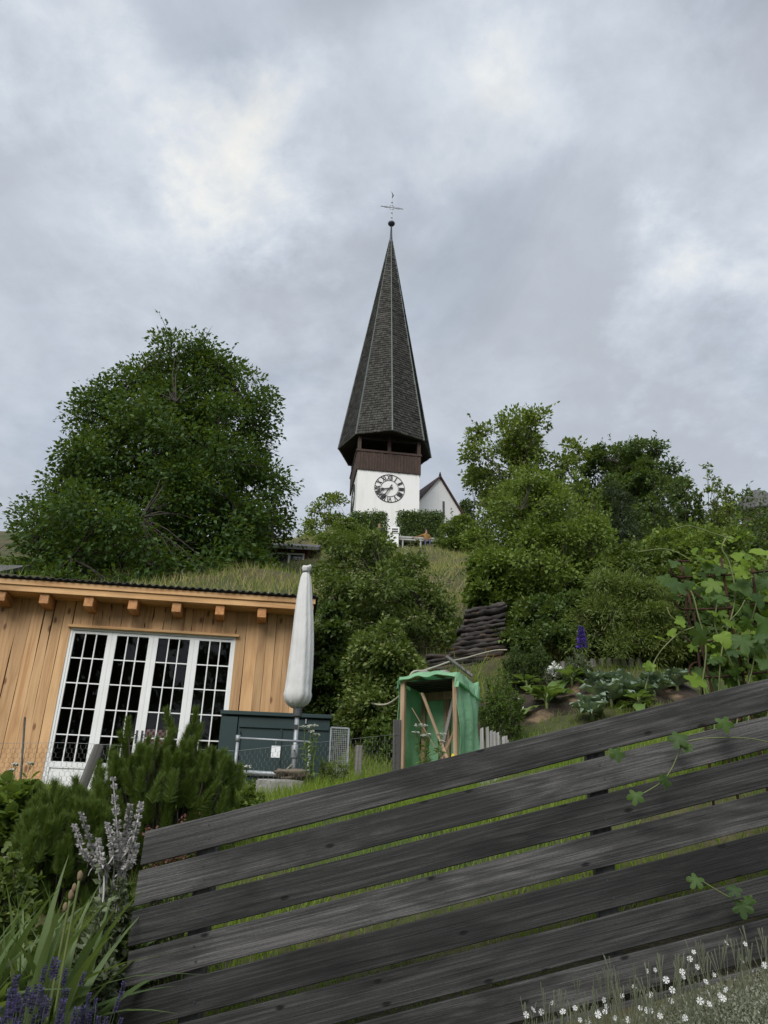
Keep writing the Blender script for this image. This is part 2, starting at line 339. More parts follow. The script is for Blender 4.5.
def glass_mat():
    t = NT('window_glass'); N = t.N; N.remove(t.b)
    tr = t.n('ShaderNodeBsdfTransparent'); tr.inputs[0].default_value = (0.86, 0.88, 0.88, 1)
    gl = t.n('ShaderNodeBsdfGlossy'); gl.inputs['Roughness'].default_value = 0.01
    fr = t.n('ShaderNodeFresnel'); fr.inputs[0].default_value = 1.52
    w = t.noise(t.coord(rand=13.0), 2.5, 2, 0.5); bp = t.n('ShaderNodeBump'); bp.inputs['Strength'].default_value = 0.06; bp.inputs['Distance'].default_value = 0.05
    t.L.new(w, bp.inputs['Height']); t.L.new(bp.outputs[0], gl.inputs['Normal']); 
    mx = t.n('ShaderNodeMixShader'); t.L.new(fr.outputs[0], mx.inputs[0]); t.L.new(tr.outputs[0], mx.inputs[1]); t.L.new(gl.outputs[0], mx.inputs[2]); t.L.new(mx.outputs[0], t.out.inputs[0])
    return t.m
M_glass = glass_mat()
def net_mat():
    t = NT('green_shade_net'); v = t.coord()
    f = t.noise(v, 3.0, 4, 0.6); col = t.ramp(f, ((0.3, (0.27, 0.54, 0.32)), (0.7, (0.40, 0.68, 0.44))))
    t.put(col, t.b.inputs['Base Color']); t.b.inputs['Roughness'].default_value = 0.6
    t.bump(t.noise(v, 14, 3, 0.5), 0.5, 0.03)
    tl = t.n('ShaderNodeBsdfTranslucent'); t.L.new(col, tl.inputs[0]); mx = t.n('ShaderNodeMixShader'); mx.inputs[0].default_value = 0.38
    t.L.new(t.b.outputs[0], mx.inputs[1]); t.L.new(tl.outputs[0], mx.inputs[2])
    tp = t.n('ShaderNodeBsdfTransparent'); tp.inputs[0].default_value = (0.55, 0.85, 0.65, 1); m2 = t.n('ShaderNodeMixShader'); m2.inputs[0].default_value = 0.10
    t.L.new(mx.outputs[0], m2.inputs[1]); t.L.new(tp.outputs[0], m2.inputs[2]); t.L.new(m2.outputs[0], t.out.inputs[0])
    return t.m
M_net = net_mat()
def check_mat():
    t = NT('checked_cloth'); c = t.n('ShaderNodeTexChecker'); t.L.new(t.coord(), c.inputs[0]); c.inputs['Scale'].default_value = 22
    c.inputs[1].default_value = (0.55, 0.10, 0.10, 1); c.inputs[2].default_value = (0.75, 0.70, 0.68, 1)
    return t.done(c.outputs[0], 0.9)
M_check = check_mat()
def rndmat(name, c0, c1, rough=0.85, noise_amt=0.4):
    t = NT(name); a = t.n('ShaderNodeAttribute', attribute_name='rnd', attribute_type='GEOMETRY')
    col = t.ramp(a.outputs['Fac'], ((0.0, c0), (1.0, c1)))
    f = t.noise(t.coord(), 0.9, 5, 0.65); col = t.mix(t.math('MULTIPLY', t.ramp(f, ((0.35, 0.0), (0.7, 1.0))), noise_amt), col, tuple(q*0.45 for q in c0))
    return t.done(col, rough)
M_shingle = rndmat('wooden_shingle', (0.055, 0.053, 0.050), (0.135, 0.130, 0.120), noise_amt=.3)
def ground_mat():
    t = NT('hillside_ground'); v = t.coord()
    a = t.noise(v, 0.35, 5, 0.6); b = t.noise(v, 6.0, 6, 0.7); c = t.noise(v, 40, 4, 0.6)
    g = t.ramp(b, ((0.25, (0.020, 0.028, 0.008)), (0.55, (0.045, 0.066, 0.016)), (0.8, (0.080, 0.085, 0.030))))
    d = t.ramp(b, ((0.25, (0.050, 0.036, 0.018)), (0.75, (0.125, 0.105, 0.050))))
    t.bump(t.math('ADD', b, c), 0.6, 0.04)
    return t.done(t.mix(t.ramp(a, ((0.42, 0.0), (0.62, 1.0))), g, d), 0.95)
M_ground = ground_mat()
def soil_mat():
    t = NT('garden_soil'); v = t.coord(); b = t.noise(v, 9, 7, 0.7); s = t.noise(v, 2.2, 4, 0.5)
    c = t.ramp(b, ((0.3, (0.016, 0.011, 0.008)), (0.6, (0.045, 0.031, 0.021)), (0.8, (0.085, 0.062, 0.042))))
    c = t.mix(t.ramp(s, ((0.56, 0.0), (0.66, 1.0))), c, (0.20, 0.14, 0.085)); t.bump(b, 0.9, 0.04); return t.done(c, 0.95)
M_soil = soil_mat()

# ------------------------------------------------------------------ ground
def axis_pts(dense0, dense1, step, lim, grow=1.16):
    a = list(np.arange(dense0, dense1+1e-6, step)); s = step; x = dense1
    while x < lim: s *= grow; x += s; a.append(x)
    s = step; x = dense0
    while x > -lim: s *= grow; x -= s; a.insert(0, x)
    return np.array(a)
def make_ground():
    X = axis_pts(-9, 9, 0.25, 2500); Y = np.concatenate([axis_pts(1.0, 24.0, 0.2, 2500)])
    Y = np.unique(np.concatenate([Y[Y <= 24.0], np.arange(24.6, 66, 0.8), Y[Y > 66]]))
    gx, gy = np.meshgrid(X, Y); Z = hgt(gx, gy); nx, ny = len(X), len(Y)
    i = np.arange(ny-1)[:, None]*nx+np.arange(nx-1)[None, :]; i = i.ravel()
    me = npmesh('ground', np.stack([gx.ravel(), gy.ravel(), Z.ravel()], 1), np.stack([i, i+1, i+nx+1, i+nx], 1), smooth=True)
    tag(link('ground', me, M_ground), 'steep grassy hillside climbing from the garden to the church', 'ground', kind='structure')
make_ground()
def patch(name, mat, x0, x1, y0, y1, lift, label, step=0.12, edge=0.25, seed=3, kind='structure'):
    rng = np.random.default_rng(seed); X = np.arange(x0, x1, step); Y = np.arange(y0, y1, step); gx, gy = np.meshgrid(X, Y); nx, ny = len(X), len(Y)
    ex = np.minimum.reduce([(gx-x0), (x1-step-gx), (gy-y0), (y1-step-gy)])
    Z = hgt(gx, gy)+lift*np.clip(ex/edge*2-0.5, -0.5, 1)+rng.normal(0, 0.012, gx.shape)*np.clip(ex/edge, 0, 1)
    i = (np.arange(ny-1)[:, None]*nx+np.arange(nx-1)[None, :]).ravel()
    me = npmesh(name, np.stack([gx.ravel(), gy.ravel(), Z.ravel()], 1), np.stack([i, i+1, i+nx+1, i+nx], 1), smooth=True)
    return tag(link(name, me, mat), label, None, kind=kind)
patch('soil_bed', M_soil, 1.15, 4.9, 10.95, 12.2, 0.05, 'dark garden soil of the vegetable bed behind the fence')

# ------------------------------------------------------------------ church
def w2l(root, V):
    mi = (Matrix.Translation(root.location) @ Matrix.Rotation(root.rotation_euler.z, 4, 'Z')).inverted()
    return [mi @ Vector(v) for v in V]
def church():
    yaw = math.radians(8.0); cx, cy = -0.06, 58.5; gz = H(cx, cy)-0.4
    R = empty('church', (cx, cy, gz), 'white village church with clock tower and tall dark shingled spire', 'church', rz=yaw)
    W = 2.55; z0 = 0.0
    def zl(z): return z-gz
    ztop, zband, zeave, ztip = zl(30.42), zl(31.75), zl(33.15), zl(57.6)
    MB().box(-W, W, -W, W, z0, ztop).build('tower_wall', M_plaster, R)
    # boarded band under the belfry, a little proud of the plaster
    b = W+0.07
    nb = 22
    for side in range(4):
        rot = Matrix.Rotation(side*math.pi/2, 4, 'Z')
        for k in range(nb):
            x0 = -b+k*(2*b/nb); x1 = x0+2*b/nb-0.015
            d = 0.012*((k*7+side*3) % 3)
            MB().box(x0, x1, -b-0.03-d, -b+0.05, ztop-0.32, zband, M=rot).build('belfry_board', M_brown, R)
        MB().box(-b-0.06, b+0.06, -b-0.10, -b-0.045, zband-0.02, zband+0.16, M=rot).build('belfry_rail', M_brown, R)
        for px in (-b+0.14, 0.0, b-0.14):
            if px > b-0.2: continue
            MB().box(px-0.14, px+0.14, -b, -b+0.28, zband+0.003, zeave+0.5, M=rot).build('belfry_post', M_brown, R)
        MB().box(-b+0.05, b-0.05, -b+0.06, -b+0.2, zeave-0.22, zeave+0.12, M=rot).build('belfry_beam', M_darkwood, R)
    MB().box(-W+0.1, W-0.1, -W+0.1, W-0.1, ztop-0.3, zband-0.2).build('belfry_floor', M_darkwood, R)
    # spire: corners over the middles and the corners of the tower
    re = 3.98; n = 8
    ang = [-math.pi/2+k*math.pi/4 for k in range(n)]
    ring = lambda r, z: [Vector((r*math.cos(a), r*math.sin(a), z)) for a in ang]
    B = ring(re, zeave); T = ring(0.10, ztip-0.6)
    V = B+T+ring(re-0.12, zeave-0.02)+ring(1.0, zeave+0.9)
    F = [(k, (k+1) % n, n+(k+1) % n, n+k) for k in range(n)]+[tuple(range(n, 2*n))]
    F += [(k, 2*n+k, 2*n+(k+1) % n, (k+1) % n) for k in range(n)]+[(2*n+k, 3*n+k, 3*n+(k+1) % n, 2*n+(k+1) % n) for k in range(n)]+[tuple(range(3*n, 4*n))]
    sp = pyobj('spire', V, F, M_darkwood, R)
    rng = np.random.default_rng(5); SV = []; SF = []; rn = []
    nc = 92
    for k in range(n):
        a, b_, c, d = B[k], B[(k+1) % n], T[(k+1) % n], T[k]
        nrm = (b_-a).cross(d-a).normalized()
        for i in range(nc):
            t0 = i/nc; t1 = min(1.0, (i+1.5)/nc)
            L0 = a.lerp(d, t0); R0 = b_.lerp(c, t0); L1 = a.lerp(d, t1); R1 = b_.lerp(c, t1)
            w = (R0-L0).length; m_ = max(1, int(w/0.24)); cuts = np.sort(np.clip((np.arange(1, m_)+rng.uniform(-.25, .25, max(0, m_-1)))/m_, 0, 1)); cuts = [0, *cuts, 1]
            for j in range(m_):
                f0, f1 = cuts[j]+0.004, cuts[j+1]-0.004
                lift = 0.05+rng.uniform(0, 0.05); dz = rng.uniform(-0.05, 0.03)
                p0 = L0.lerp(R0, f0)+nrm*lift; p1 = L0.lerp(R0, f1)+nrm*lift; p2 = L1.lerp(R1, f1)+nrm*0.012; p3 = L1.lerp(R1, f0)+nrm*0.012
                p0 = p0+(p0-p3)*dz; p1 = p1+(p1-p2)*dz
                q0 = p0-nrm*(lift-0.004); q1 = p1-nrm*(lift-0.004); s = len(SV)
                SV += [p0, p1, p2, p3, q0, q1]; SF += [(s, s+1, s+2, s+3), (s+4, s+5, s+1, s)]; r = rng.random(); rn += [r, r]
    me = npmesh('shingles', np.array([tuple(v) for v in SV]), np.array(SF), rn)
    tag(link('shingles', me, M_shingle, sp), kind='stuff')
    for k in range(n):
        o = Vector((math.cos(ang[k]), math.sin(ang[k]), 0.1))*0.06
        mb = MB(); mb.tube([B[k]+o, T[k]+o*0.6], [0.075, 0.04], 5); mb.build('hip_flashing', M_copper, sp)
    fin = MB(); fin.tube([(0, 0, ztip-1.9), (0, 0, ztip-0.2), (0, 0, ztip+1.5)], [0.26, 0.13, 0.06], 8); fin.build('spire_needle', M_iron, R, True)
    zb = ztip+1.55
    MB().lathe([(0.02, zb-.30), (0.22, zb-.22), (0.34, zb-.06), (0.36, zb), (0.34, zb+.08), (0.2, zb+.25), (0.02, zb+.31)], 14).build('finial_ball', M_iron, R, True)
    cr = MB(); zc = zb+2.15
    cr.tube([(0, 0, zb+.3), (0, 0, zc+1.25)], [0.045, 0.03], 6); cr.tube([(-1.15, 0, zc), (1.15, 0, zc)], 0.05, 6)
    for zz in (zb+.75, zb+1.4, zc+.65): cr.lathe([(0.02, zz-.1), (0.10, zz), (0.02, zz+.1)], 8)
    for s in (-1, 1): cr.tube([(s*.35, 0, zc+.035), (s*.62, 0, zc+.07), (s*.9, 0, zc+.03)], [0.03, 0.05, 0.02], 5); cr.tube([(s*.35, 0, zc-.035), (s*.62, 0, zc-.07), (s*.9, 0, zc-.03)], [0.03, 0.05, 0.02], 5)
    cr.tube([(0.27*math.cos(a), 0, zc+0.27*math.sin(a)) for a in np.linspace(0, 2*math.pi, 17)], 0.03, 5)
    cr.build('cross', M_galv, R)
    MB().tube([(0.0, 0, zc+1.2), (0.03, 0, zc+1.45), (0.10, 0, zc+1.62), (0.02, 0, zc+1.85), (-0.10, 0, zc+2.15)], [0.03, 0.05, 0.09, 0.05, 0.01], 5).build('weather_vane', M_iron, R)
    # clock dials on the front and the left face
    def numeral(txt):
        mb = MB(); h = 0.40; x = 0; w = {'I': 0.10, 'V': 0.26, 'X': 0.26}; tot = sum(w[c] for c in txt); x = -tot/2
        for c in txt:
            cx_ = x+w[c]/2
            if c == 'I': mb.box(cx_-.032, cx_+.032, -.02, .02, -h/2, h/2)
            elif c == 'V': mb.bar((cx_-.10, 0, h/2), (cx_, -.001, -h/2), .04, .075, up=(0, 1, 0)); mb.bar((cx_+.10, .002, h/2), (cx_, .001, -h/2), .04, .045, up=(0, 1, 0))
            else: mb.bar((cx_-.10, -.001, h/2), (cx_+.10, -.001, -h/2), .04, .075, up=(0, 1, 0)); mb.bar((cx_+.10, .002, h/2), (cx_-.10, .002, -h/2), .04, .045, up=(0, 1, 0))
            x += w[c]
        return mb.mesh('numeral', M_black)
    nums = [numeral(t) for t in ('XII', 'I', 'II', 'III', 'IIII', 'V', 'VI', 'VII', 'VIII', 'IX', 'X', 'XI')]
    zc = zl(28.62)
    for face, (rot, xo) in enumerate(((0.0, 0.10), (-math.pi/2, 0.0))):
        Mf = Matrix.Rotation(rot, 4, 'Z') @ Matrix.Translation((xo, -W-0.03, zc))
        mb = MB()
        for rr, tk in ((1.225, 0.026), (0.72, 0.018)):
            mb.tube([(rr*math.cos(a), 0, rr*math.sin(a)) for a in np.linspace(0, 2*math.pi, 49)], tk, 5, cap=False)
        d = mb.build('clock_dial', M_black, R); d.matrix_local = Mf
        for k in range(12):
            a = math.pi/2-k*math.pi/6
            inst('numeral', nums[k], d, Matrix.Translation((0.975*math.cos(a), 0, 0.975*math.sin(a))) @ Matrix.Rotation(-(a-math.pi/2), 4, 'Y'))
        def hand(hours, L, w, y):
            a = math.pi/2-hours*math.pi/6; dx, dz = math.cos(a), math.sin(a); px_, pz_ = -dz, dx
            P = [(-.32*L, .5*w), (0, .35*w), (.55*L, .3*w), (.72*L, .95*w), (L, .02), (.72*L, -.95*w), (.55*L, -.3*w), (0, -.35*w), (-.32*L, -.5*w)]
            V = [(dx*s+px_*t, y+yy, dz*s+pz_*t) for yy in (-.012, .012) for s, t in P]; m2 = len(P)
            F = [tuple(range(m2))[::-1], tuple(range(m2, 2*m2))]+[(i, (i+1) % m2, m2+(i+1) % m2, m2+i) for i in range(m2)]
            pyobj('clock_hand', V, F, M_black, d)
        hand(8.6, 0.80, 0.13, -.05); hand(7.08, 1.12, 0.12, -.09)
    # nave with its gable turned to the right
    y2 = math.radians(28); e2 = np.array([math.cos(y2), math.sin(y2), 0]); n2 = np.array([math.sin(y2), -math.cos(y2), 0]); A = at(439.5, 478, 61.5)
    d = ray(462.5, 516); k = ((A-EYE)@n2)/(d@n2); Rr = EYE+d*k
    sx = (Rr-A)@e2; sl = (A[2]-Rr[2])/sx; hw = 4.6; ze = A[2]-sl*hw; zb_ = gz; Ld = 13.0
    def P(x, y, z): return A+e2*x-n2*y+np.array([0, 0, z-A[2]])
    za = A[2]
    V = [P(-hw, 0, zb_), P(hw, 0, zb_), P(hw, 0, ze), P(0, 0, za), P(-hw, 0, ze), P(-hw, Ld, zb_), P(hw, Ld, zb_), P(hw, Ld, ze), P(0, Ld, za), P(-hw, Ld, ze)]
    pyobj('nave_wall', w2l(R, V), [(0, 1, 2, 3, 4), (9, 8, 7, 6, 5), (0, 4, 9, 5), (1, 6, 7, 2), (4, 3, 8, 9), (3, 2, 7, 8)], M_plaster, R)
    for s in (-1, 1):
        o = 0.02; x1 = s*(hw+0.35); z1 = za-sl*(hw+0.35)
        top = [P(0, -.22, za+.20), P(x1, -.22, z1+.20), P(x1, Ld+.2, z1+.20), P(0, Ld+.2, za+.20)]; bot = [q-np.array([0, 0, .17]) for q in top]
        pyobj('nave_roof', w2l(R, top+bot), [(0, 1, 2, 3), (7, 6, 5, 4), (0, 4, 5, 1), (1, 5, 6, 2), (2, 6, 7, 3), (3, 7, 4, 0)], M_redroof, R)
    def flat(x0, x1, z0_, z1_, mat, nm):
        V = [P(x, yy, z) for yy in (-.03, .05) for (x, z) in ((x0, z0_), (x1, z0_), (x1, z1_), (x0, z1_))]
        pyobj(nm, w2l(R, V), [(0, 1, 2, 3), (7, 6, 5, 4), (0, 4, 5, 1), (1, 5, 6, 2), (2, 6, 7, 3), (3, 7, 4, 0)], mat, R)
    flat(0.30, 0.52, za-3.9, za-2.2, M_slate, 'slit_window')
    fv = MB(); q = P(0, -.1, za+.2); fv.tube([q, q+np.array([0, 0, .35])], [.13, .04], 6); o = pyobj('ridge_finial', w2l(R, fv.V), fv.F, M_redroof, R)
church()

# ------------------------------------------------------------------ larch shed
SH_YAW = math.radians(7.5)
def shed():
    t = math.tan(SH_YAW); e = np.array([math.cos(SH_YAW), math.sin(SH_YAW), 0]); nn = np.array([math.sin(SH_YAW), -math.cos(SH_YAW), 0])
    def hit(u, v, d=0.0):
        w0 = np.array([0, 11.75, 0])+nn*d; dr = ray(u, v); k = ((w0-EYE)@nn)/(dr@nn); return EYE+dr*k
    O = hit(297, 700); gz = 2.12; O = np.array([O[0], O[1], gz-0.15])
    R = empty('larch_shed', O, 'new larch shed with white glazed doors and black corrugated roof', 'shed', rz=SH_YAW)
    def lc(u, v, d=0.0):
        q = hit(u, v, d)-O; return float(q@e), float(q[2])
    xr = 0.0; xl = -6.6; depth = 3.7
    ztop = lc(150, 600)[1]
    wx0, wz1 = lc(72, 627); wx1 = lc(236, 635)[0]; wz0 = 0.18
    rng = random.Random(4)
    # backing walls and the room behind the glass
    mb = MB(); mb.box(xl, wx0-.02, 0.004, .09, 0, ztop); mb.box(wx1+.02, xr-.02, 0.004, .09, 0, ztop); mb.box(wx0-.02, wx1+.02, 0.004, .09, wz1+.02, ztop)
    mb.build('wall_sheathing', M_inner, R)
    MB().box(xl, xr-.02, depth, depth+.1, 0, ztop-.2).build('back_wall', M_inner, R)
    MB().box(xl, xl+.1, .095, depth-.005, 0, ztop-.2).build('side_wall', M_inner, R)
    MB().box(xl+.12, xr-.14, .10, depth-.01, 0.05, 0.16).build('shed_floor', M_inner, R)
    n_ = 20
    for k in range(n_):
        y0 = 0.0+k*(depth/n_); MB().box(xr-.025, xr+.012*(k % 2), y0, y0+depth/n_-.006, 0, ztop-.03-.06*y0).build('side_plank', M_larch, R)
    MB().box(xr-.13, xr-.03, .095, depth-.005, 0, ztop-.2).build('side_wall', M_inner, R)
    def plank(x0, x1, z0, z1):
        N = 7; V = []; off = rng.uniform(0, .012)
        def edge(amp): return [rng.uniform(-amp, amp) for _ in range(N)]
        amp = 0.004 if rng.random() < .72 else .012
        el, er = edge(amp), edge(amp)
        for i in range(N):
            z = z0+(z1-z0)*i/(N-1)
            for (x, y) in ((x0+.003+el[i], -.024-off), (x1-.003+er[i], -.024-off), (x1-.003+er[i], -.001), (x0+.003+el[i], -.001)): V.append((x, y, z))
        F = [(i*4+k, i*4+(k+1) % 4, i*4+4+(k+1) % 4, i*4+4+k) for i in range(N-1) for k in range(4)]+[(3, 2, 1, 0), tuple(N*4-4+k for k in range(4))]
        pyobj('plank', V, F, M_larch, R)
    def run(x0, x1, z0, z1):
        x = x0
        while x < x1-.01:
            w = rng.uniform(.105, .185)
            if x1-x-w < .1: w = x1-x
            plank(x, x+w, z0, z1); x += w
    run(xl, wx0, 0.02, ztop-.01); run(wx0, wx1, wz1, ztop-.01); run(wx1, xr+.03, 0.02, ztop-.01)
    # head board over the doors, fascia, soffit, rafter ends, roof
    MB().box(wx0-.04, wx1+.05, -.085, -.04, wz1-.015, wz1+.022).build('drip_board', M_larchx, R)
    fd = 0.42
    _, zf1 = lc(140, 588, fd); _, zf0 = lc(140, 599, fd); xfr = lc(314, 603, fd)[0]
    MB().box(xl-.2, xfr, -fd, -fd+.035, zf0, zf1, .004).build('fascia_board', M_larchx, R)
    MB().box(xl-.2, xfr+.02, -fd-.022, -fd-.001, zf1-.075, zf1+.004, .003).build('roof_edge_batten', M_larchx, R)
    MB().box(xl-.2, xfr-.02, -fd+.037, -.03, zf0+.014, zf0+.03).build('soffit_board', M_larchx, R)
    for u in (-41, 3, 46.5, 91, 135, 178.5, 221.5, 263):
        xa, za = lc(u, 605-(178-u)*0.05*0, .22); xa = lc(u, 604, .22)[0]; zt = zf0+.012
        MB().box(xa-.066, xa+.066, -.385, -.03, zt-.165, zt, .008).build('rafter_end', M_rafter, R)
    # corrugated roof
    nx = 560; xs = np.linspace(xl-.3, xfr+.06, nx); ph = xs*2*math.pi/.105
    V = []; 
    for (yy, dz) in ((-fd-.07, 0), (depth+.3, -.30)):
        for s in (0, .012):
            V += [(x, yy, zf1+.030+dz+.012*math.sin(p)+s) for x, p in zip(xs, ph)]
    F = []
    for i in range(nx-1):
        F += [(i, 2*nx+i, 2*nx+i+1, i+1), (nx+i, nx+i+1, 3*nx+i+1, 3*nx+i), (i, i+1, nx+i+1, nx+i), (2*nx+i, 3*nx+i, 3*nx+i+1, 2*nx+i+1)]
    pyobj('corrugated_roof', V, F, M_roofblack, R, True)
    MB().box(xl-.2, xfr-.01, -fd+.04, depth+.2, zf1-.018, zf1-.0, 0).build('roof_deck', M_darkwood, R)
    # glazed doors
    W = wx1-wx0; lw = W/4; yb = .03
    fr = MB(); fr.box(wx0-.019, wx0+.03, -.02, .085, wz0-.1, wz1); fr.box(wx1-.03, wx1+.019, -.02, .085, wz0-.1, wz1); fr.box(wx0+.031, wx1-.031, -.018, .085, wz1-.045, wz1-.001); fr.box(wx0+.031, wx1-.031, -.03, .085, wz0-.1, wz0-.01)
    fr.build('door_frame', M_paint, R)
    zb = lc(75, 762)[1]; zt = wz1-.05
    for k in range(4):
        a = wx0+k*lw+(.032 if k == 0 else .001); b = wx0+(k+1)*lw-(.032 if k == 3 else .001)
        sl = .03 if k == 0 else .068; sr = .03 if k == 3 else .068
        mb = MB(); mb.box(a, a+sl, -.012, .035, wz0, zt-.001); mb.box(b-sr, b, -.012, .035, wz0, zt-.001)
        mb.box(a+sl+.001, b-sr-.001, -.010, .033, zt-.04, zt-.003); mb.box(a+sl+.001, b-sr-.001, -.010, .033, zb-.085, zb)
        mb.box(a+sl+.001, b-sr-.001, .004, .028, wz0+.09, zb-.087); mb.box(a+sl+.001, b-sr-.001, -.010, .033, wz0, wz0+.088)
        d = mb.build('glazed_door', M_paint, R)
        if k in (1, 2): hx = b-.035 if k == 1 else a+.035; hb = MB(); hb.box(hx-.014, hx+.014, -.019, -.0125, zb+.28, zb+.46); hb.box(hx-.006, hx+.006, -.055, -.0195, zb+.39, zb+.402); hb.box(hx-.006+(-.09 if k == 1 else 0), hx+.006+(0 if k == 1 else .09), -.062, -.0555, zb+.388, zb+.404); hb.build('door_handle', M_iron, d)
        ga, gb, g0, g1 = a+sl+.002, b-sr-.002, zb+.001, zt-.042
        for j in (1, 2): x = ga+(gb-ga)*j/3; MB().box(x-.008, x+.008, -.006, .028, g0, g1).build('muntin', M_paint, d)
        for i in range(1, 5): z = g0+(g1-g0)*i/5; MB().box(ga, gb, -.0035, .0255, z-.008, z+.008).build('muntin', M_paint, d)
        for j in range(3):
            for i in range(5):
                x0 = ga+(gb-ga)*j/3+.011; x1 = ga+(gb-ga)*(j+1)/3-.011; z0 = g0+(g1-g0)*i/5+.011; z1 = g0+(g1-g0)*(i+1)/5-.011
                tl = rng.uniform(-.0015, .0015)
                pyobj('pane', [(x0, .010+tl, z0), (x1, .010-tl, z0), (x1, .010-tl, z1), (x0, .010+tl, z1)], [(0, 1, 2, 3)], M_glass, d)
    # checked cloth over a chair inside
    xa, za = lc(143, 727, -.5); xb, zb2 = lc(166, 748, -.5)
    th = empty('cloth_chair', O+e*((xa+xb)/2)-nn*.75+np.array([0, 0, .165]), 'chair draped with a red checked cloth behind the shed glass', 'chair', rz=SH_YAW)
    hw = (xb-xa)/2+.03; zt2 = za-.165
    c = MB(); c.box(-hw, hw, -.20, .16, .44, .48, .01); c.build('seat', M_lath, th)
    for sx in (-1, 1):
        for sy in (-.17, .13): MB().box(sx*hw*.8-.02, sx*hw*.8+.02, sy-.02, sy+.02, 0, .438).build('leg', M_lath, th)
        MB().bar((sx*hw*.8, .14, .482), (sx*hw*.8, .20, zt2), .035, .035).build('back_post', M_lath, th)
    V = []; 
    for i in range(9):
        for j in range(13):
            x = -hw+2*hw*j/12; V.append((x, .10+.02*math.sin(j*1.3)+.05*i/8-.004*i, .52+(zt2+.02-.52)*i/8))
    F = [(i*13+j, i*13+j+1, i*13+14+j, i*13+13+j) for i in range(8) for j in range(12)]
    pyobj('checked_cloth', V, F, M_check, th, True)
    # lamp-like reflections come from the sky itself; sill stones under the doors
    for k, (u, wd) in enumerate(((62, .42), (120, .55), (170, .5))):
        x, _ = lc(u, 775, .2); MB().box(x-wd/2, x+wd/2, -.42, -.08, -.02, .13, .015).build('door_step', M_concrete, R)
shed()

# ------------------------------------------------------------------ board fence in front
def board_fence():
    A = at(145, 832, 4.1); B = at(768, 679, 3.85); A2 = at(122, 995, 4.1)
    pitch = (A[2]-A2[2])/4; d = B-A; Lh = math.hypot(d[0], d[1]); yaw = math.atan2(d[1], d[0]); tilt = math.atan2(d[2], Lh)
    g = H(A[0], A[1]); root = empty('board_fence', (A[0], A[1], g), 'weathered dark grey board fence climbing to the right across the foreground', 'fence', rz=yaw)
    rng = random.Random(11); Lb = Lh/math.cos(tilt)+4.2; nb = 8; wb = pitch*math.cos(tilt)
    from mathutils import noise as mn
    post_x = []
    for (u, v) in ((203, 868), (597, 757)):
        # along-fence position of the post seen through the gap
        e = np.array([math.cos(yaw), math.sin(yaw), 0]); n = np.array([math.sin(yaw), -math.cos(yaw), 0]); r = ray(u, v); k = ((A-EYE)@n)/(r@n); post_x.append(float((EYE+r*k-A)@e))
    post_x.append(2*post_x[1]-post_x[0]); post_x.append(3*post_x[1]-2*post_x[0])
    scr = MB(); scr.tube([(0, -.004, 0), (0, .006, 0)], .0045, 6)
    sm = scr.mesh('screw', M_iron)
    gaps = [.020, .018, .022, .026, .019, .021, .024, .02]
    for k in range(nb):
        gp = gaps[k]; w = wb-gp; N = 64; V = []; s0 = rng.uniform(0, 50); th = .026+rng.uniform(-.002, .003)
        dl = rng.uniform(-.006, .006)+.006*k*0
        for i in range(N+1):
            x = Lb*i/N
            jt = .0035*mn.noise(Vector((x*2.3+s0, 0, 0)))+.0012*mn.noise(Vector((x*17+s0, 3, 0))); jb = .0035*mn.noise(Vector((x*2.1+s0, 9, 0)))+.0012*mn.noise(Vector((x*15+s0, 5, 0)))
            jy = .004*mn.noise(Vector((x*.9+s0, 4, 2)))
            sh = 1-i/N if i < 1 else 0     # the end is sawn upright
            x0 = x+(dl if i == 0 else 0); xb = x0-(w*math.tan(tilt) if i == 0 else 0)
            c = .0035
            for (xx, yy, zz) in ((x0, -th/2+c, jt), (x0, -th/2, jt-c), (xb, -th/2, -w+jb+c), (xb, -th/2+c, -w+jb), (xb, th/2-c, -w+jb), (xb, th/2, -w+jb+c), (x0, th/2, jt-c), (x0, th/2-c, jt)): V.append((xx, yy+jy, zz))
        F = [(i*8+q, i*8+8+q, i*8+8+(q+1) % 8, i*8+(q+1) % 8) for i in range(N) for q in range(8)]+[tuple(range(8)), tuple(N*8+q for q in range(8))[::-1]]
        M = Matrix.Translation((0, 0, A[2]-g-k*pitch+rng.uniform(-.003, .003))) @ Matrix.Rotation(-tilt, 4, 'Y')
        o = pyobj('board', V, F, M_fence, root); o.matrix_local = M; tn = (.90, 1.15, .50, 1.15, .44, .66, 1.0, 1.0)[k]; o.color = (tn, tn*.99, tn*.98, 1)
        for px in post_x:
            for zz in (-.28*w, -.70*w): inst('screw', sm, o, Matrix.Translation((px/math.cos(tilt)+rng.uniform(-.012, .012), -th/2+.001, zz+rng.uniform(-.01, .01))))
    for i, px in enumerate(post_x):
        zt = A[2]-g+px*math.tan(tilt)-.05; wx = A[0]+math.cos(yaw)*px; wy = A[1]+math.sin(yaw)*px
        MB().box(px-.045, px+.045, .021, .105, H(wx, wy)-g-.25, zt, .006).build('post', M_post, root)
board_fence()

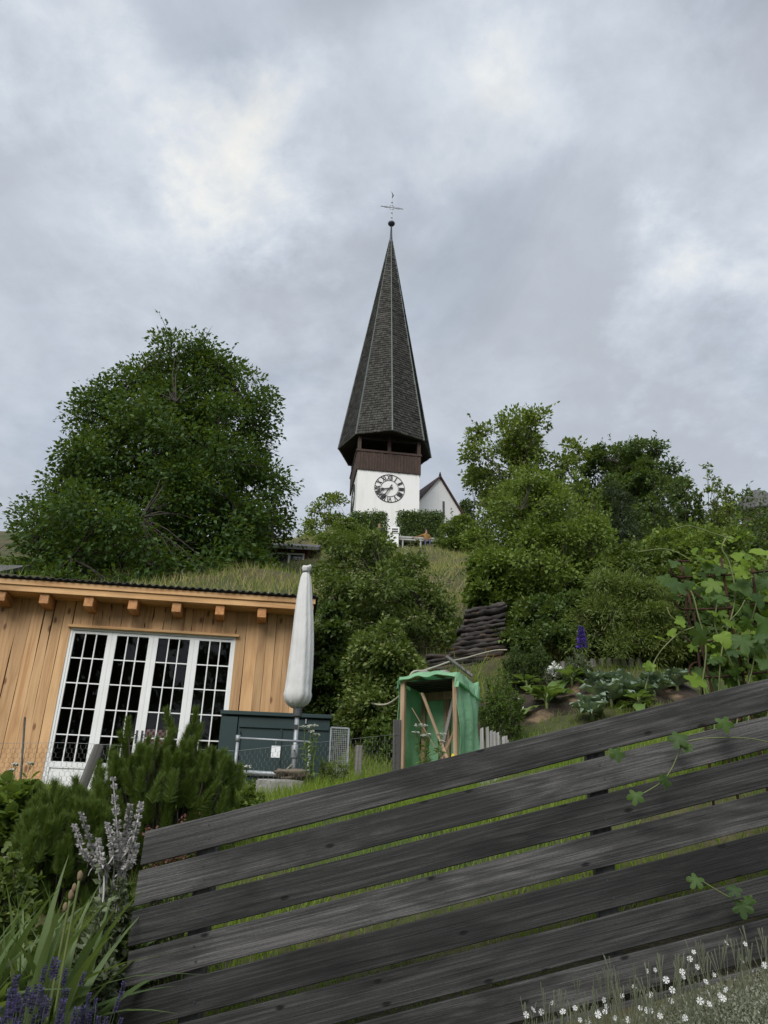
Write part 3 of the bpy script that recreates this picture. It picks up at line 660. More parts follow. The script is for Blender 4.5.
# ------------------------------------------------------------------ yard: container, parasol, frame, netting
def container():
    a = at(222, 709, 10.55); b = at(331, 714, 10.55); yaw = math.radians(6); g = H((a[0]+b[0])/2, 10.7)
    R = empty('green_container', (a[0], a[1], g), 'dark green steel container standing on sleepers beside the shed wall', 'container', rz=yaw)
    W = (b[0]-a[0])/math.cos(yaw); zt = (a[2]+b[2])/2-g; zb = .28; D = .62
    MB().box(0.23, W-.012, .03, D, zb, zt-.06, .006).build('body', M_green_steel, R)
    MB().box(0, .225, .008, D-.01, zb+.02, zt-.075, .006).build('end_panel', M_green_steel, R)
    MB().box(-.015, W+.012, -.015, D+.02, zt-.055, zt, .008).build('rim', M_green_steel, R)
    MB().box(.25, W-.03, .006, .028, zt-.21, zt-.185, .003).build('rib', M_green_steel, R)
    MB().box(.80, .825, .008, .0285, zb+.03, zt-.215, .003).build('rib', M_green_steel, R)
    MB().box(.25, W-.03, -.004, .027, zb+.06, zb+.10, .003).build('rib', M_black, R)
    for x in (W-.03, .26): MB().box(x-.016, x+.016, -.002, .026, zb+.12, zt-.25, .003).build('corner_post', M_green_steel, R)
    MB().box(W-.35, W-.335, .0, .026, zt-.13, zt-.07).build('hook', M_galv, R)
    for x in (.12, W/2, W-.15): MB().box(x-.11, x+.11, .03, D-.05, -.1, zb-.003, .01).build('sleeper', M_log, R)
    for k in range(3): MB().box(.02, W-.03, -.012, .024, .0+k*.09, .085+k*.09, .004).build('base_board', M_log, R)
    u0 = at(277, 753, 10.5)
container()
def tube_obj(name, pts, r, mat, parent=None, n=6):
    return MB().tube(pts, r, n).build(name, mat, parent, True)
def parasol():
    top = at(305, 566, 9.0); bot = at(298.5, 708, 9.0); base = at(292.5, 784, 9.0); g = H(base[0], base[1])
    x, y = base[0], base[1]
    R = empty('closed_parasol', (x, y, g), 'closed parasol in a white cover on a galvanised pole', 'parasol')
    z0, z1 = bot[2]-g, top[2]-g
    rng = random.Random(2); ph = [rng.uniform(0, 6) for _ in range(4)]
    def fold(a, t):
        return 1+.045*math.cos(5*a+ph[0]+2.5*t)*(1-.3*t)+.03*math.cos(11*a+ph[1]+3*t)+.025*math.sin(3*a+14*t+ph[3])+(.20*math.cos(9*a+ph[2]+.6*math.sin(3*a))*max(0, (.13-t)/.13))
    pr = []
    Z = z1-z0
    for t, r in ((0, .050), (.010, .085), (.025, .128), (.05, .158), (.085, .172), (.11, .162), (.16, .160), (.25, .157), (.38, .148), (.5, .136), (.62, .122), (.74, .103), (.84, .084), (.91, .066), (.945, .048), (.955, .040), (.965, .046), (.985, .064), (1.0, .056), (1.002, .01)): pr.append((r, z0+Z*t))
    mb = MB(); mb.lathe(pr, 72, fold)
    V = []
    for v in mb.V:
        t = (v[2]-z0)/Z; V.append((v[0]*.92+.012*math.sin(5*t)-.02*(1-t), v[1], v[2]+.018*math.sin(v[0]*38+v[1]*30)*max(0, t-.9)*8))
    c = pyobj('cover', V, mb.F, M_cover, R, True)
    tz = z0+Z*.953
    tube_obj('tie_cord', [(.055*math.cos(a), .055*math.sin(a), tz) for a in np.linspace(0, 6.4, 18)], .008, M_cuff, R)
    MB().lathe([(.048, z0-.10), (.052, z0-.09), (.052, z0+.03), (.045, z0+.05)], 14).build('cuff', M_cuff, R, True)
    tube_obj('pole', [(0, 0, -.05), (0, 0, z0-.08)], .026, M_galv, R, 10)
    MB().lathe([(.036, .42), (.04, .43), (.04, .55), (.036, .56)], 12).build('pole_sleeve', M_galv, R, True)
    tube_obj('clamp_screw', [(.0, -.04, .5), (.0, -.10, .5)], .01, M_galv, R)
    MB().box(-.04, .02, -.032, -.028, z0-.24, z0-.19).build('catch', M_black, R)
    # weights on the ground beside the pole
    b = empty('concrete_block', (x-.10, y-.33, H(x-.10, y-.33)-.02), 'rough concrete block at the foot of the parasol pole', 'concrete block', rz=.1)
    V, F = blob((.27, .17, .13), 5, .10, 3, 2.2)
    V = [Vector((max(-.25, min(.25, v.x*1.3)), max(-.16, min(.16, v.y*1.3)), max(-.02, min(.2, v.z*1.25+.1)))) for v in V]
    pyobj('block', V, F, M_concrete, b)
    V, F = blob((.20, .15, .07), 9, .35, 3, 2.0); s = pyobj('jute_sack', V, F, M_sack, None, True); s.location = (x+.04, y-.30, H(x, y-.30)+.225)
    tag(s, 'brown jute sack slumped on the concrete block by the parasol', 'sack')
    q = g+.05
    tg = tube_obj('pole_cord', [(x-.02, y-.03, g+.35), (x-.08, y-.08, g+.28), (x-.12, y-.16, g+.22), (x-.14, y-.26, g+.265)], .008, M_hose)
    tag(tg, 'pale cord tied round the parasol pole hanging to the sack', 'cord')
parasol()
def pipe_frame():
    Y = 8.75; P = lambda u, v: at(u, v, Y); g = H(P(235, 790)[0], Y)
    o = P(233, 797); R = empty('pipe_frame', (o[0], o[1], g), 'galvanised pipe frame standing before the green container', 'pipe frame')
    L = lambda q: tuple(np.array(q)-np.array([o[0], o[1], g]))
    tl, tr = P(238, 738), P(310, 742); ml, mr = P(236, 772), P(309, 776)
    bl = np.array([tl[0]-.0, Y, H(tl[0], Y)-.1]); br = np.array([tr[0], Y, H(tr[0], Y)-.1])
    tube_obj('upright', [L(bl), L(tl)], .019, M_galv, R, 8); tube_obj('upright', [L(br), L(tr)], .019, M_galv, R, 8)
    tube_obj('top_rail', [L(tl), L(tr)], .013, M_galv, R, 8); tube_obj('mid_rail', [L(ml+np.array([0, -.02, 0])), L(mr+np.array([0, -.02, 0]))], .026, M_galv, R, 8)
    tube_obj('elbow', [L(tl+np.array([0, 0, -.04])), L(tl+np.array([0, 0, .03]))], .026, M_galv, R, 8)
    n = P(272, 746); nb = P(280, 758)
    V = [L(n+np.array([0, -.025, 0])), L(np.array([nb[0], Y-.03, n[2]])), L(np.array([nb[0], Y-.035, nb[2]])), L(np.array([n[0], Y-.03, nb[2]]))]
    V2 = [(a, b+.003, c) for a, b, c in V]
    pyobj('paper_notice', V+V2, [(0, 1, 2, 3), (7, 6, 5, 4), (0, 4, 5, 1), (1, 5, 6, 2), (2, 6, 7, 3), (3, 7, 4, 0)], M_paper, R)
    tube_obj('notice_wire', [L(np.array([n[0]+.04, Y-.01, n[2]])), L(np.array([n[0]+.04, Y, tl[2]]))], .003, M_wire, R, 4)
pipe_frame()
def grid_panel():
    Y = 9.3; a = at(331, 727, Y); b = at(349, 729, Y); g = H((a[0]+b[0])/2, Y)
    R = empty('mesh_panel', ((a[0]+b[0])/2, Y, g), 'upright galvanised wire mesh panel right of the green container', 'mesh panel', rz=math.radians(12))
    W = (b[0]-a[0])/2; zt = (a[2]+b[2])/2-g
    f = MB()
    for s in (-W, W): f.bar((s, 0, -.05), (s, 0, zt), .018, .018)
    f.bar((-W, 0, zt), (W, 0, zt), .018, .018); f.build('frame', M_galv, R)
    w = MB(); k = -W+.025
    while k < W: w.bar((k, 0, 0), (k, 0, zt), .0036, .0036); k += .022
    k = .02
    while k < zt: w.bar((-W, .004, k), (W, .004, k), .0036, .0036); k += .022
    tag(w.build('wire_grid', M_galv, R), kind='stuff')
grid_panel()
def hexnet(mb, a, b, z0, z1, cell=.052, r=.0013):
    a = np.array(a); b = np.array(b); L = np.linalg.norm((b-a)[:2]); nx = int(L/cell); 
    def P(s, z):
        q = a+(b-a)*(s/L); g0 = q[2]; return (q[0], q[1], g0+z)
    rows = int((z1-z0)/(cell*.86))
    for j in range(rows):
        z = z0+j*cell*.86; zn = z+cell*.86; o = (j % 2)*cell/2; zz = .22*cell
        for i in range(nx):
            s = i*cell+o
            if s+cell > L: continue
            p0, p1, p2 = P(s, z+zz), P(s+cell/2, z), P(s+cell, z+zz); p3 = P(s, zn-.0)
            mb.tube([p0, p1, p2], r, 3, False); mb.tube([p0, P(s, zn)], r*1.6, 3, False)
    return mb
def wire_fence():
    pts = []
    for (u, Y) in ((-30, 8.0), (60, 8.1), (233, 8.3), (397, 8.5)):
        x = at(u, 770, Y)[0]; pts.append((x, Y, H(x, Y)))
    o = pts[-1]; R = empty('wire_fence', o, 'low hexagonal wire netting fence with wooden posts across the yard', 'fence')
    L = lambda q: (q[0]-o[0], q[1]-o[1], q[2]-o[2])
    mb = MB()
    for a, b in zip(pts, pts[1:]): hexnet(mb, L(a), L(b), .0, .50)
    tag(mb.build('netting', M_wire, R), kind='stuff')
    tube_obj('tension_wire', [L((p[0], p[1], p[2]+.505)) for p in pts], .0022, M_wire, R, 4)
    for i, p in enumerate(pts):
        if i in (1, 2): continue
        hh = .66 if i == 3 else .6
        q = L(p); MB().box(q[0]-.05, q[0]+.04, q[1]+.01, q[1]+.08, q[2]-.2, q[2]+hh, .008).build('post', M_post, R)
    x = at(358, 775, 9.1)[0]; g = H(x, 9.1); q = L((x, 9.1, g)); MB().box(q[0]-.04, q[0]+.04, q[1]-.03, q[1]+.03, q[2]-.1, q[2]+.36, .01).build('post', M_greylath, R)
wire_fence()
def lean(name, label, cat, u0, v0, u1, v1, Y0, Y1, w, mat, down=True):
    """a stake leaning between two spots, carried on down to the ground"""
    a = at(u0, v0, Y0); b = at(u1, v1, Y1); d = b-a; k = 1.0
    while down and k < 4 and (a+d*k)[2] > H(*(a+d*k)[:2])-.03: k += .02
    q = a+d*k; L = np.linalg.norm(a-q); z = Vector(a-q).normalized()
    o = MB().box(-w/2, w/2, -w*.3, w*.3, 0, L, .003).build(name, mat)
    o.matrix_world = Matrix.Translation(q) @ z.to_track_quat('Z', 'Y').to_matrix().to_4x4()
    return tag(o, label, cat)
lean('leaning_stake', 'weathered grey stake leaning before the glazed doors of the shed', 'stake', 99, 745, 86, 778, 7.35, 7.3, .09, M_greylath)
lean('thin_stake', 'thin dark stake standing against the shed planks at the left edge', 'stake', 25, 717, 22, 760, 8.3, 8.3, .025, M_post)

# ------------------------------------------------------------------ shelter under green netting
def shelter():
    th = math.radians(-30); C = at(457, 745, 8.75); C = np.array([C[0], C[1], H(C[0], C[1])]); e = np.array([math.cos(th), math.sin(th), 0])
    R = empty('netting_shelter', C, 'small wooden tool shelter wrapped in green shade netting', 'shelter', rz=th)
    zt = at(457, 674, 8.75)[2]-C[2]; W = .72; D = .60; bz = -.12
    # local: x along the open front (right end at 0), y to the back
    MB().box(-W, -W+.055, 0, .05, bz, zt-.01, .004).build('post', M_lath, R); MB().box(-.05, 0, 0, .045, bz, zt, .004).build('post', M_lath, R)
    MB().box(-W+.30, -W+.37, D-.05, D, bz, zt-.04, .004).build('post', M_lath, R); MB().box(-.05, 0, D-.05, D, bz, zt-.03, .004).build('post', M_lath, R); MB().box(-W, -W+.05, D-.05, D, bz, zt-.04, .004).build('post', M_lath, R)
    MB().bar((-W, .02, zt-.03), (-W/2, .03, zt+.035), .05, .03).build('front_beam', M_lath, R); MB().bar((-W/2, .03, zt+.035), (0, .02, zt-.02), .05, .03).build('front_beam', M_lath, R)
    MB().bar((-W+.06, D-.06, zt-.12), (-.06, D-.06, zt-.12), .03, .10).build('back_beam', M_lath, R)
    for k in range(6):
        y = .05+k*(D-.08)/6; MB().box(-W+.01, -.01, y, y+(D-.08)/6-.008, zt-.045-.06*y, zt-.028-.06*y).build('roof_slat', M_log, R)
    rng = np.random.default_rng(8)
    def sheet(name, fn, nu=26, nv=26):
        V = [fn(i/(nu-1), j/(nv-1)) for j in range(nv) for i in range(nu)]
        F = [(j*nu+i, j*nu+i+1, j*nu+nu+i+1, j*nu+nu+i) for j in range(nv-1) for i in range(nu-1)]
        o = pyobj(name, V, F, M_net, R, True); md = o.modifiers.new('thick', 'SOLIDIFY'); md.thickness = .003
        return o
    wv = lambda a, b: .012*math.sin(a*9+b*3)+.010*math.sin(a*4-b*11+1)+.008*math.sin(a*21+b*5)
    sheet('right_netting', lambda a, b: (.012+wv(a, b)*1.4+.05*(1-b)*a, .0+a*(D+.02), bz+.05*math.sin(a*7)+(zt-bz)*b))
    sheet('left_netting', lambda a, b: (-W-.012-wv(b, a)*1.2-.05*(1-b), a*D, bz+(zt-.01-bz)*b))
    sheet('back_netting', lambda a, b: (-W+a*W, D+.012+wv(a, b), bz+(zt-.10-bz)*b))
    def roof(a, b):
        x = -W-.05+a*(W+.13); y = -.06+b*(D+.12)
        ridge = .05*(1-abs((x+W/2)/(W/2+.06)))*(1-b*.5)
        z = zt+.012+ridge-.06*y+.010*math.sin(x*22+y*9)
        if b < .06: z -= .055+.010*math.sin(x*13)+.006*math.sin(x*31)
        if a > .94: z -= .11+.05*ss(.3, .8, b); x -= .035
        if a < .05: z -= .08; x += .02
        return (x, y, z)
    sheet('roof_netting', roof, 40, 34)
    def wp(x, y, z): return C+e*x+np.array([-math.sin(th), math.cos(th), 0])*y+np.array([0, 0, z])
    # board and stones lying on the roof, tools leaning inside
    a = wp(-.34, .05, zt+.165); b = wp(.02, .33, zt+.035)
    a2 = at(446, 656.5, 8.8); b2 = at(472, 676, 8.85); o = MB().bar(a2, b2, .05, .03, .004).build('roof_board', M_greylath); tag(o, 'dark grey board lying aslant on the netting shelter roof', 'board')
    for k, (x, y, s) in enumerate(((-.52, .22, .075), (-.27, .25, .065))):
        V, F = blob((s*1.35, s, s*.62), 3+k, .25, 2, 1.5); st = pyobj('roof_stone', V, F, M_stone, None, True); p = wp(x, y, zt+.075); st.location = tuple(p)
        tag(st, ['pale flat stone weighing down the left of the shelter roof', 'smaller pale stone beside the slanting board on the shelter roof'][k], 'stone')
    lean('tool_lath', 'pale wooden lath leaning inside the netting shelter from the upper left', 'lath', 422, 693, 440, 740, 9.12, 8.85, .035, M_lath)
    lean('tool_stake', 'dark grey stake leaning inside the netting shelter', 'stake', 454, 697, 444, 742, 9.10, 8.95, .042, M_greylath)
    lean('tool_rod', 'short brown rod leaning low at the right inside the netting shelter', 'stake', 458, 722, 448, 746, 9.0, 8.9, .032, M_lath)
    lean('tool_cane', 'thin pale cane leaning at the left inside the netting shelter', 'cane', 412, 708, 433, 744, 8.95, 8.75, .014, M_lath)
    p = at(453, 744, 8.72); g = H(p[0], p[1]); hb = p[2]+.03-g
    bag = empty('plastic_bag', (p[0], p[1], g), 'yellow and blue plastic bag at the foot of the netting shelter', 'bag')
    V, F = blob((.045, .04, hb*.34), 4, .3, 3, 1.8); pyobj('bag_body', [v+Vector((0, 0, hb*.34)) for v in V], F, M_yellow, bag, True)
    V, F = blob((.03, .02, .035), 6, .3, 2, 1.8); pyobj('bag_print', [v+Vector((.03, -.04, hb*.45)) for v in V], F, M_blue, bag, True)
    V, F = blob((.05, .045, .05), 7, .3, 2, 1.8); pyobj('bag_knot', [v+Vector((-.03, -.04, hb*.5)) for v in V], F, M_paper, bag, True)
shelter()
hp = [at(507, 650, 13.3), at(495, 650.5, 13.1), at(480, 654, 12.6), at(466, 658, 12), at(452, 661, 11.2), at(438, 666, 10.2), at(424, 670.5, 9.45), at(412, 673, 9.3), at(404, 690, 9.4), at(396, 699, 9.6), at(386, 704.5, 9.9), at(374, 704, 10.3), at(364, 700, 10.7), at(352, 704, 11)]
def smooth_path(P, n=6):
    P = [np.array(p, float) for p in P]; out = []
    for i in range(len(P)-1):
        p0, p1, p2, p3 = P[max(i-1, 0)], P[i], P[i+1], P[min(i+2, len(P)-1)]
        for k in range(n):
            t = k/n; out.append(.5*((2*p1)+(-p0+p2)*t+(2*p0-5*p1+4*p2-p3)*t*t+(-p0+3*p1-3*p2+p3)*t**3))
    out.append(P[-1]); return out
tag(tube_obj('garden_hose', smooth_path(hp), .014, M_hose), 'pale hose strung from the log wall over the shelter into the elder', 'hose')
rg = G(516, 715); rp = [np.array([rg[0]+.11*math.cos(a), rg[1]-.02, H(rg[0], rg[1])+.12+.11*math.sin(a)]) for a in np.linspace(-1.9, 3.4, 14)]
tag(tube_obj('hoop', rp, .010, M_paper), 'small white hoop stuck in the grass beside the shelter', 'hoop')
def picket_edge():
    rng = random.Random(6); base = None
    R = empty('picket_edging', (at(494, 745, 8.5)[0], 8.5, H(at(494, 745, 8.5)[0], 8.5)), 'low edging of pale weathered split pickets beside the shelter', 'edging')
    o = np.array(R.location)
    for k in range(10):
        u = 480+k*3.2; Y = 8.45+.03*k; top = at(u, 727.5+k*1.35+rng.uniform(-2.5, 2.5), Y); g = H(top[0], Y)
        q = np.array([top[0], Y, g-.12])-o; t = rng.uniform(-.03, .03)
        V = [(-.020, -.012, 0), (.020, -.012, 0), (.020, .012, 0), (-.020, .012, 0), (-.018+t, -.010, top[2]-g+.12), (.014+t, -.010, top[2]-g+.12+.015), (.014+t, .010, top[2]-g+.12+.015), (-.018+t, .010, top[2]-g+.12)]
        pk = pyobj('picket', [np.array(v)+q for v in V], [(3, 2, 1, 0), (4, 5, 6, 7), (0, 1, 5, 4), (1, 2, 6, 5), (2, 3, 7, 6), (3, 0, 4, 7)], M_palepicket, R)
picket_edge()
def log_wall():
    Y = 13.6; rng = random.Random(9); b = at(465, 668, Y); R = empty('log_wall', (b[0], Y, H(b[0], Y)-.2), 'dark weathered stack of old logs in the slope behind the shelter', 'log wall')
    o = np.array([b[0], Y, H(b[0], Y)-.2])
    from mathutils import noise as mn
    rows0 = [(469, 613, 506, 604, .105), (466, 622, 506, 615, .085), (462, 631, 505, 624, .09), (459, 640, 505, 633, .085), (452, 649, 505, 641, .09), (430, 657, 504, 649, .10), (424, 665, 500, 657, .10), (422, 673, 492, 665, .10), (424, 682, 486, 673, .10), (424, 690, 486, 682, .10), (426, 698, 484, 690, .10)]
    rows = [(467, 613, 506, 605, .062), (468, 609, 505, 601, .05)]
    for q in rows0[1:]: rows += [(q[0]+rng.uniform(-2, 3), q[1]-2.2, q[2]-rng.uniform(0, 1.2), q[3]-2.2, .055), (q[0]+rng.uniform(-3, 2), q[1]+2.2, q[2]-rng.uniform(0, 1.2), q[3]+2.2, .055)]
    for k, (u0, v0, u1, v1, r) in enumerate(rows):
        y = Y-.012*k; p = at(u0-3, v0+4, y); q = at(u1, v1+4, y+.15); N = 22; n = 10; V = []; s = rng.uniform(0, 99)
        for i in range(N+1):
            t = i/N; c = p*(1-t)+q*t-o; c = c+np.array([0, .03*mn.noise(Vector((t*4+s, 0, 0))), .022*mn.noise(Vector((t*5+s, 7, 0)))])
            for j in range(n):
                a = 2*math.pi*j/n; rr = r*(1.05+.55*mn.noise(Vector((t*6+s, math.cos(a)*1.3, math.sin(a)*1.3)))+.12*mn.noise(Vector((t*22+s, math.cos(a)*3, math.sin(a)*3))))
                V.append((c[0]+(.03*mn.noise(Vector((s, math.cos(a)*2, math.sin(a)*2))) if i in (0, N) else 0), c[1]-rr*math.cos(a)*2.2, c[2]+rr*math.sin(a)))
        F = [(i*n+j, i*n+n+j, i*n+n+(j+1) % n, i*n+(j+1) % n) for i in range(N) for j in range(n)]+[tuple(range(n)), tuple(N*n+j for j in range(n))[::-1]]
        pyobj('log', V, F, M_log, R, True)
log_wall()

# ------------------------------------------------------------------ houses seen in slivers
def house(name, label, loc, yaw, W, D, hw, pitch, mats, over=.5, wins=()):
    R = empty(name, loc, label, 'house', rz=yaw); wm, rm = mats; rise = pitch*D/2
    V = [(0, 0, 0), (W, 0, 0), (W, D, 0), (0, D, 0), (0, 0, hw), (W, 0, hw), (W, D, hw), (0, D, hw), (0, D/2, hw+rise), (W, D/2, hw+rise)]
    pyobj('wall', V, [(0, 1, 5, 4), (1, 2, 6, 9, 5), (2, 3, 7, 6), (3, 0, 4, 8, 7), (4, 5, 9, 8), (6, 7, 8, 9)], wm, R)
    for s in (0, 1):
        y0 = -over if s == 0 else D+over; z0 = hw-pitch*over; top = [(-over, y0, z0+.16), (W+over, y0, z0+.16), (W+over, D/2, hw+rise+.16), (-over, D/2, hw+rise+.16)]
        V = top+[(a, b, c-.14) for a, b, c in top]; pyobj('roof', V, [(0, 1, 2, 3), (7, 6, 5, 4), (0, 4, 5, 1), (1, 5, 6, 2), (2, 6, 7, 3), (3, 7, 4, 0)], rm, R)
    for (x0, x1, z0, z1) in wins:
        f = MB(); f.box(x0-.07, x0, -.05, .04, z0, z1); f.box(x1, x1+.07, -.05, .04, z0, z1); f.box(x0-.07, x1+.07, -.052, .04, z1+.001, z1+.07); f.box(x0-.09, x1+.09, -.08, .04, z0-.07, z0-.001)
        fo = f.build('window', M_paint, R); pyobj('pane', [(x0, -.012, z0), (x1, -.012, z0), (x1, -.012, z1), (x0, -.012, z1)], [(0, 1, 2, 3)], M_skyglass, fo)
    return R
M_skyglass = plain('reflecting_glass', (0.02, 0.022, 0.025), 0.03, var=0.05, spec=1.0); M_skyglass.node_tree.nodes['Principled BSDF'].inputs['Metallic'].default_value = .0
M_chalet = plain('chalet_wood', (0.13, 0.040, 0.018), 0.8, var=0.25)
p = at(308, 556, 30); gz = H(p[0], 30)
ze = at(300, 549, 30)[2]
house('brown_chalet', 'small red brown chalet half hidden between the maple and the elder', (p[0]-6.2, 29.6, gz-1.6), math.radians(3), 6.2, 5.0, ze-(gz-1.6)-.05, .42, (M_chalet, M_slate), .45, wins=[(3.9, 4.5, ze-gz+.82, ze-gz+1.28), (4.75, 5.4, ze-gz+.82, ze-gz+1.28), (5.5, 6.0, ze-gz+.82, ze-gz+1.28)])
p = at(-28, 563, 19); house('grey_roofed_house', 'grey roofed house just showing at the left edge above the shed', (p[0]-7.3, 19, H(p[0], 19)-2.0), math.radians(-6), 7, 6, p[2]-H(p[0], 19)+1.1, .5, (M_chalet, M_slate), .5, wins=[(5, 6, 1.0, 2.0)])
def domed():
    p = at(757, 508, 58); g = H(p[0], 58); R = empty('domed_building', (p[0], 58, g-.3), 'grey domed turret building at the right edge behind the shrubs', 'building')
    zt = at(757, 492, 58)[2]-g+.3; r = 1.45; z0 = zt-1.9
    M_ochre = plain('ochre_render', (0.085, 0.072, 0.045), .9)
    MB().lathe([(r*.93, 0), (r*.93, z0)], 20).build('wall', M_ochre, R)
    MB().lathe([(r*1.12, z0-.15), (r*1.1, z0), (r*1.0, z0+.8), (r*.8, z0+1.4), (r*.5, z0+1.75), (.05, zt)], 24).build('dome_roof', M_slate, R, True)
    MB().box(-.9, 4.2, .2, 4.0, 0, z0-1.2).build('side_wall', M_ochre, R)
    MB().box(-1.2, 4.5, -.1, 4.3, z0-1.195, z0-.75, .05).build('side_roof', M_slate, R)
    for x in (-.6, .35): MB().box(x-.22, x+.22, -r*.93-.02, -r*.7, z0-1.6, z0-.75).build('window', M_skyglass, R)
domed()

# ------------------------------------------------------------------ bench, post and people by the church
BY = 45.0
bl, br_ = at(399, 543, BY), at(441, 545, BY)
def bench():
    cx = (bl[0]+br_[0])/2; g = H(cx, BY); R = empty('park_bench', (cx, BY, g), 'long pale grey bench on the hilltop below the church hedge', 'bench', rz=math.radians(4))
    w = (br_[0]-bl[0])/2; M_b = plain('silvered_wood', (0.38, 0.375, 0.36), .8)
    for k in range(3): MB().box(-w, w, -.40+k*.14, -.28+k*.14, .43, .47, .006).build('seat_slat', M_b, R)
    for k in range(2): MB().box(-w, w, .06+.02*k, .095+.02*k, .60+k*.17, .72+k*.17, .006).build('back_slat', M_b, R)
    for x in (-w*.85, 0, w*.85):
        MB().box(x-.04, x+.04, -.38, -.30, -.1, .428, .006).build('leg', M_b, R); MB().bar((x, .02, -.1), (x, .15, .92), .07, .05).build('back_leg', M_b, R)
    return g
gb = bench()
def info_post():
    p = at(394.5, 548, BY-.6); g = H(p[0], BY-.6); zt = at(394.5, 528, BY-.6)[2]-g; R = empty('white_post_box', (p[0], BY-.6, g), 'white post with a slotted box at the left end of the bench', 'post box')
    MB().box(-.24, .24, -.15, .15, .0-.2, zt-.42, .01).build('pedestal', M_paint, R); MB().box(-.28, .28, -.2, .2, zt-.415, zt, .015).build('box', M_paint, R)
    for z in (zt-.16, zt-.31): MB().box(-.19, .19, -.215, -.201, z-.045, z+.045).build('slot', M_black, R)
info_post()
def person(name, label, loc, yaw, cols, arm_out=True, standing=False):
    """one continuous body grown on a skeleton of joints"""
    hip = .52 if not standing else .92
    J = {}; E = []; Rd = {}
    def j(k, p, r): J[k] = Vector(p); Rd[k] = r
    j('pel', (0, 0, hip), .15); j('spi', (0, -.03, hip+.22), .145); j('che', (0, -.05, hip+.42), .155); j('nec', (0, -.07, hip+.56), .06); j('hea', (0, -.10, hip+.68), .085); j('top', (0, -.10, hip+.80), .07)
    E += [('pel', 'spi'), ('spi', 'che'), ('che', 'nec'), ('nec', 'hea'), ('hea', 'top')]
    j('nos', (0, -.20, hip+.69), .018); E.append(('hea', 'nos'))
    for s, n in ((-1, 'L'), (1, 'R')):
        j('sh'+n, (s*.19, -.05, hip+.47), .075)
        if arm_out and s < 0: j('el'+n, (-.42, -.02, hip+.36), .05); j('wr'+n, (-.66, .03, hip+.30), .035); hd = Vector((-.09, .01, -.02))
        else: j('el'+n, (s*.27, -.08, hip+.20), .05); j('wr'+n, (s*.13, -.30, hip+.10), .035); hd = Vector((-s*.05, -.08, -.02))
        j('pa'+n, J['wr'+n]+hd*.8, .036); E += [('che', 'sh'+n), ('sh'+n, 'el'+n), ('el'+n, 'wr'+n), ('wr'+n, 'pa'+n)]
        side = hd.cross(Vector((0, 0, 1))).normalized()
        for f in range(4):
            a = J['pa'+n]+hd*.35+side*(f-1.5)*.021; b = a+hd.normalized()*(.055, .068, .064, .05)[f]+Vector((0, 0, -.02))
            j(f'f{f}a'+n, a, .011); j(f'f{f}b'+n, b, .009); E += [('pa'+n, f'f{f}a'+n), (f'f{f}a'+n, f'f{f}b'+n)]
        a = J['wr'+n]+hd*.5+side*.045; j('tha'+n, a, .012); j('thb'+n, a+hd*.4+side*.02, .010); E += [('wr'+n, 'tha'+n), ('tha'+n, 'thb'+n)]
        if standing: j('hp'+n, (s*.10, 0, .86), .10); j('kn'+n, (s*.11, -.02, .48), .07); j('an'+n, (s*.11, .02, .09), .045); j('to'+n, (s*.12, -.17, .04), .035)
        else: j('hp'+n, (s*.11, -.06, hip-.0), .105); j('kn'+n, (s*.15, -.46, hip-.01), .075); j('an'+n, (s*.14, -.50, .09), .048); j('to'+n, (s*.15, -.67, .04), .036)
        E += [('pel', 'hp'+n), ('hp'+n, 'kn'+n), ('kn'+n, 'an'+n), ('an'+n, 'to'+n)]
    K = list(J); me = bpy.data.meshes.new('skeleton'); me.from_pydata([J[k] for k in K], [(K.index(a), K.index(b)) for a, b in E], [])
    o = bpy.data.objects.new('skeleton', me); COL.objects.link(o); o.modifiers.new('s', 'SKIN'); sd_ = o.modifiers.new('d', 'SUBSURF'); sd_.levels = 2; sd_.render_levels = 2
    for i, k in enumerate(K): me.skin_vertices[0].data[i].radius = (Rd[k], Rd[k]); me.skin_vertices[0].data[i].use_root = (k == 'pel')
    dg = bpy.context.evaluated_depsgraph_get(); bm = bpy.data.meshes.new_from_object(o.evaluated_get(dg)); bpy.data.objects.remove(o)
    for c in cols: bm.materials.append(c)     # skin, top, trousers, shoes
    kL, wr = J['pel'].z, [J['wrL'], J['wrR']]
    for f in bm.polygons:
        f.use_smooth = True; c = f.center
        hand = min((c-(w+(J['pa'+n]-w)*.9)).length for w, n in zip(wr, 'LR')) < .115
        leg = (c.z < hip+.06 and (c.y < -.13 or c.z < hip-.02 or standing)) or c.z < hip-.02
        f.material_index = 0 if (hand or c.z > hip+.58) else (3 if c.z < .09 else (2 if leg and not hand else 1))
    R = empty(name, loc, label, 'person', rz=yaw); link('body', bm, None, R)
    hb, hf = blob((.105, .115, .10), 3, .08, 3, 2.0); hv = [v+Vector((0, -.075, hip+.775)) for v in hb]
    pyobj('hair', hv, hf, cols[4], R, True)
    for s in (-1, 1):
        V, F = blob((.012, .008, .012), 1, 0, 1); pyobj('eye', [v+Vector((s*.034, -.187, hip+.715)) for v in V], F, M_black, R, True)
    return R
M_skin = plain('skin', (0.42, 0.25, 0.18), .6, var=.05); M_must = plain('mustard_jacket', (0.26, 0.145, 0.045), .9); M_jeans = plain('blue_jeans', (0.06, 0.075, 0.13), .9); M_hair = plain('brown_hair', (0.05, 0.025, 0.015), .7); M_navy = plain('navy_coat', (0.018, 0.018, 0.028), .9)
pp = at(426, 548, BY-.25)
person('person', 'person in a mustard jacket and jeans sitting on the bench, arm on its back', (pp[0], BY-.17, H(pp[0], BY-.2)-.0), math.radians(10), (M_skin, M_must, M_jeans, M_black, M_hair))
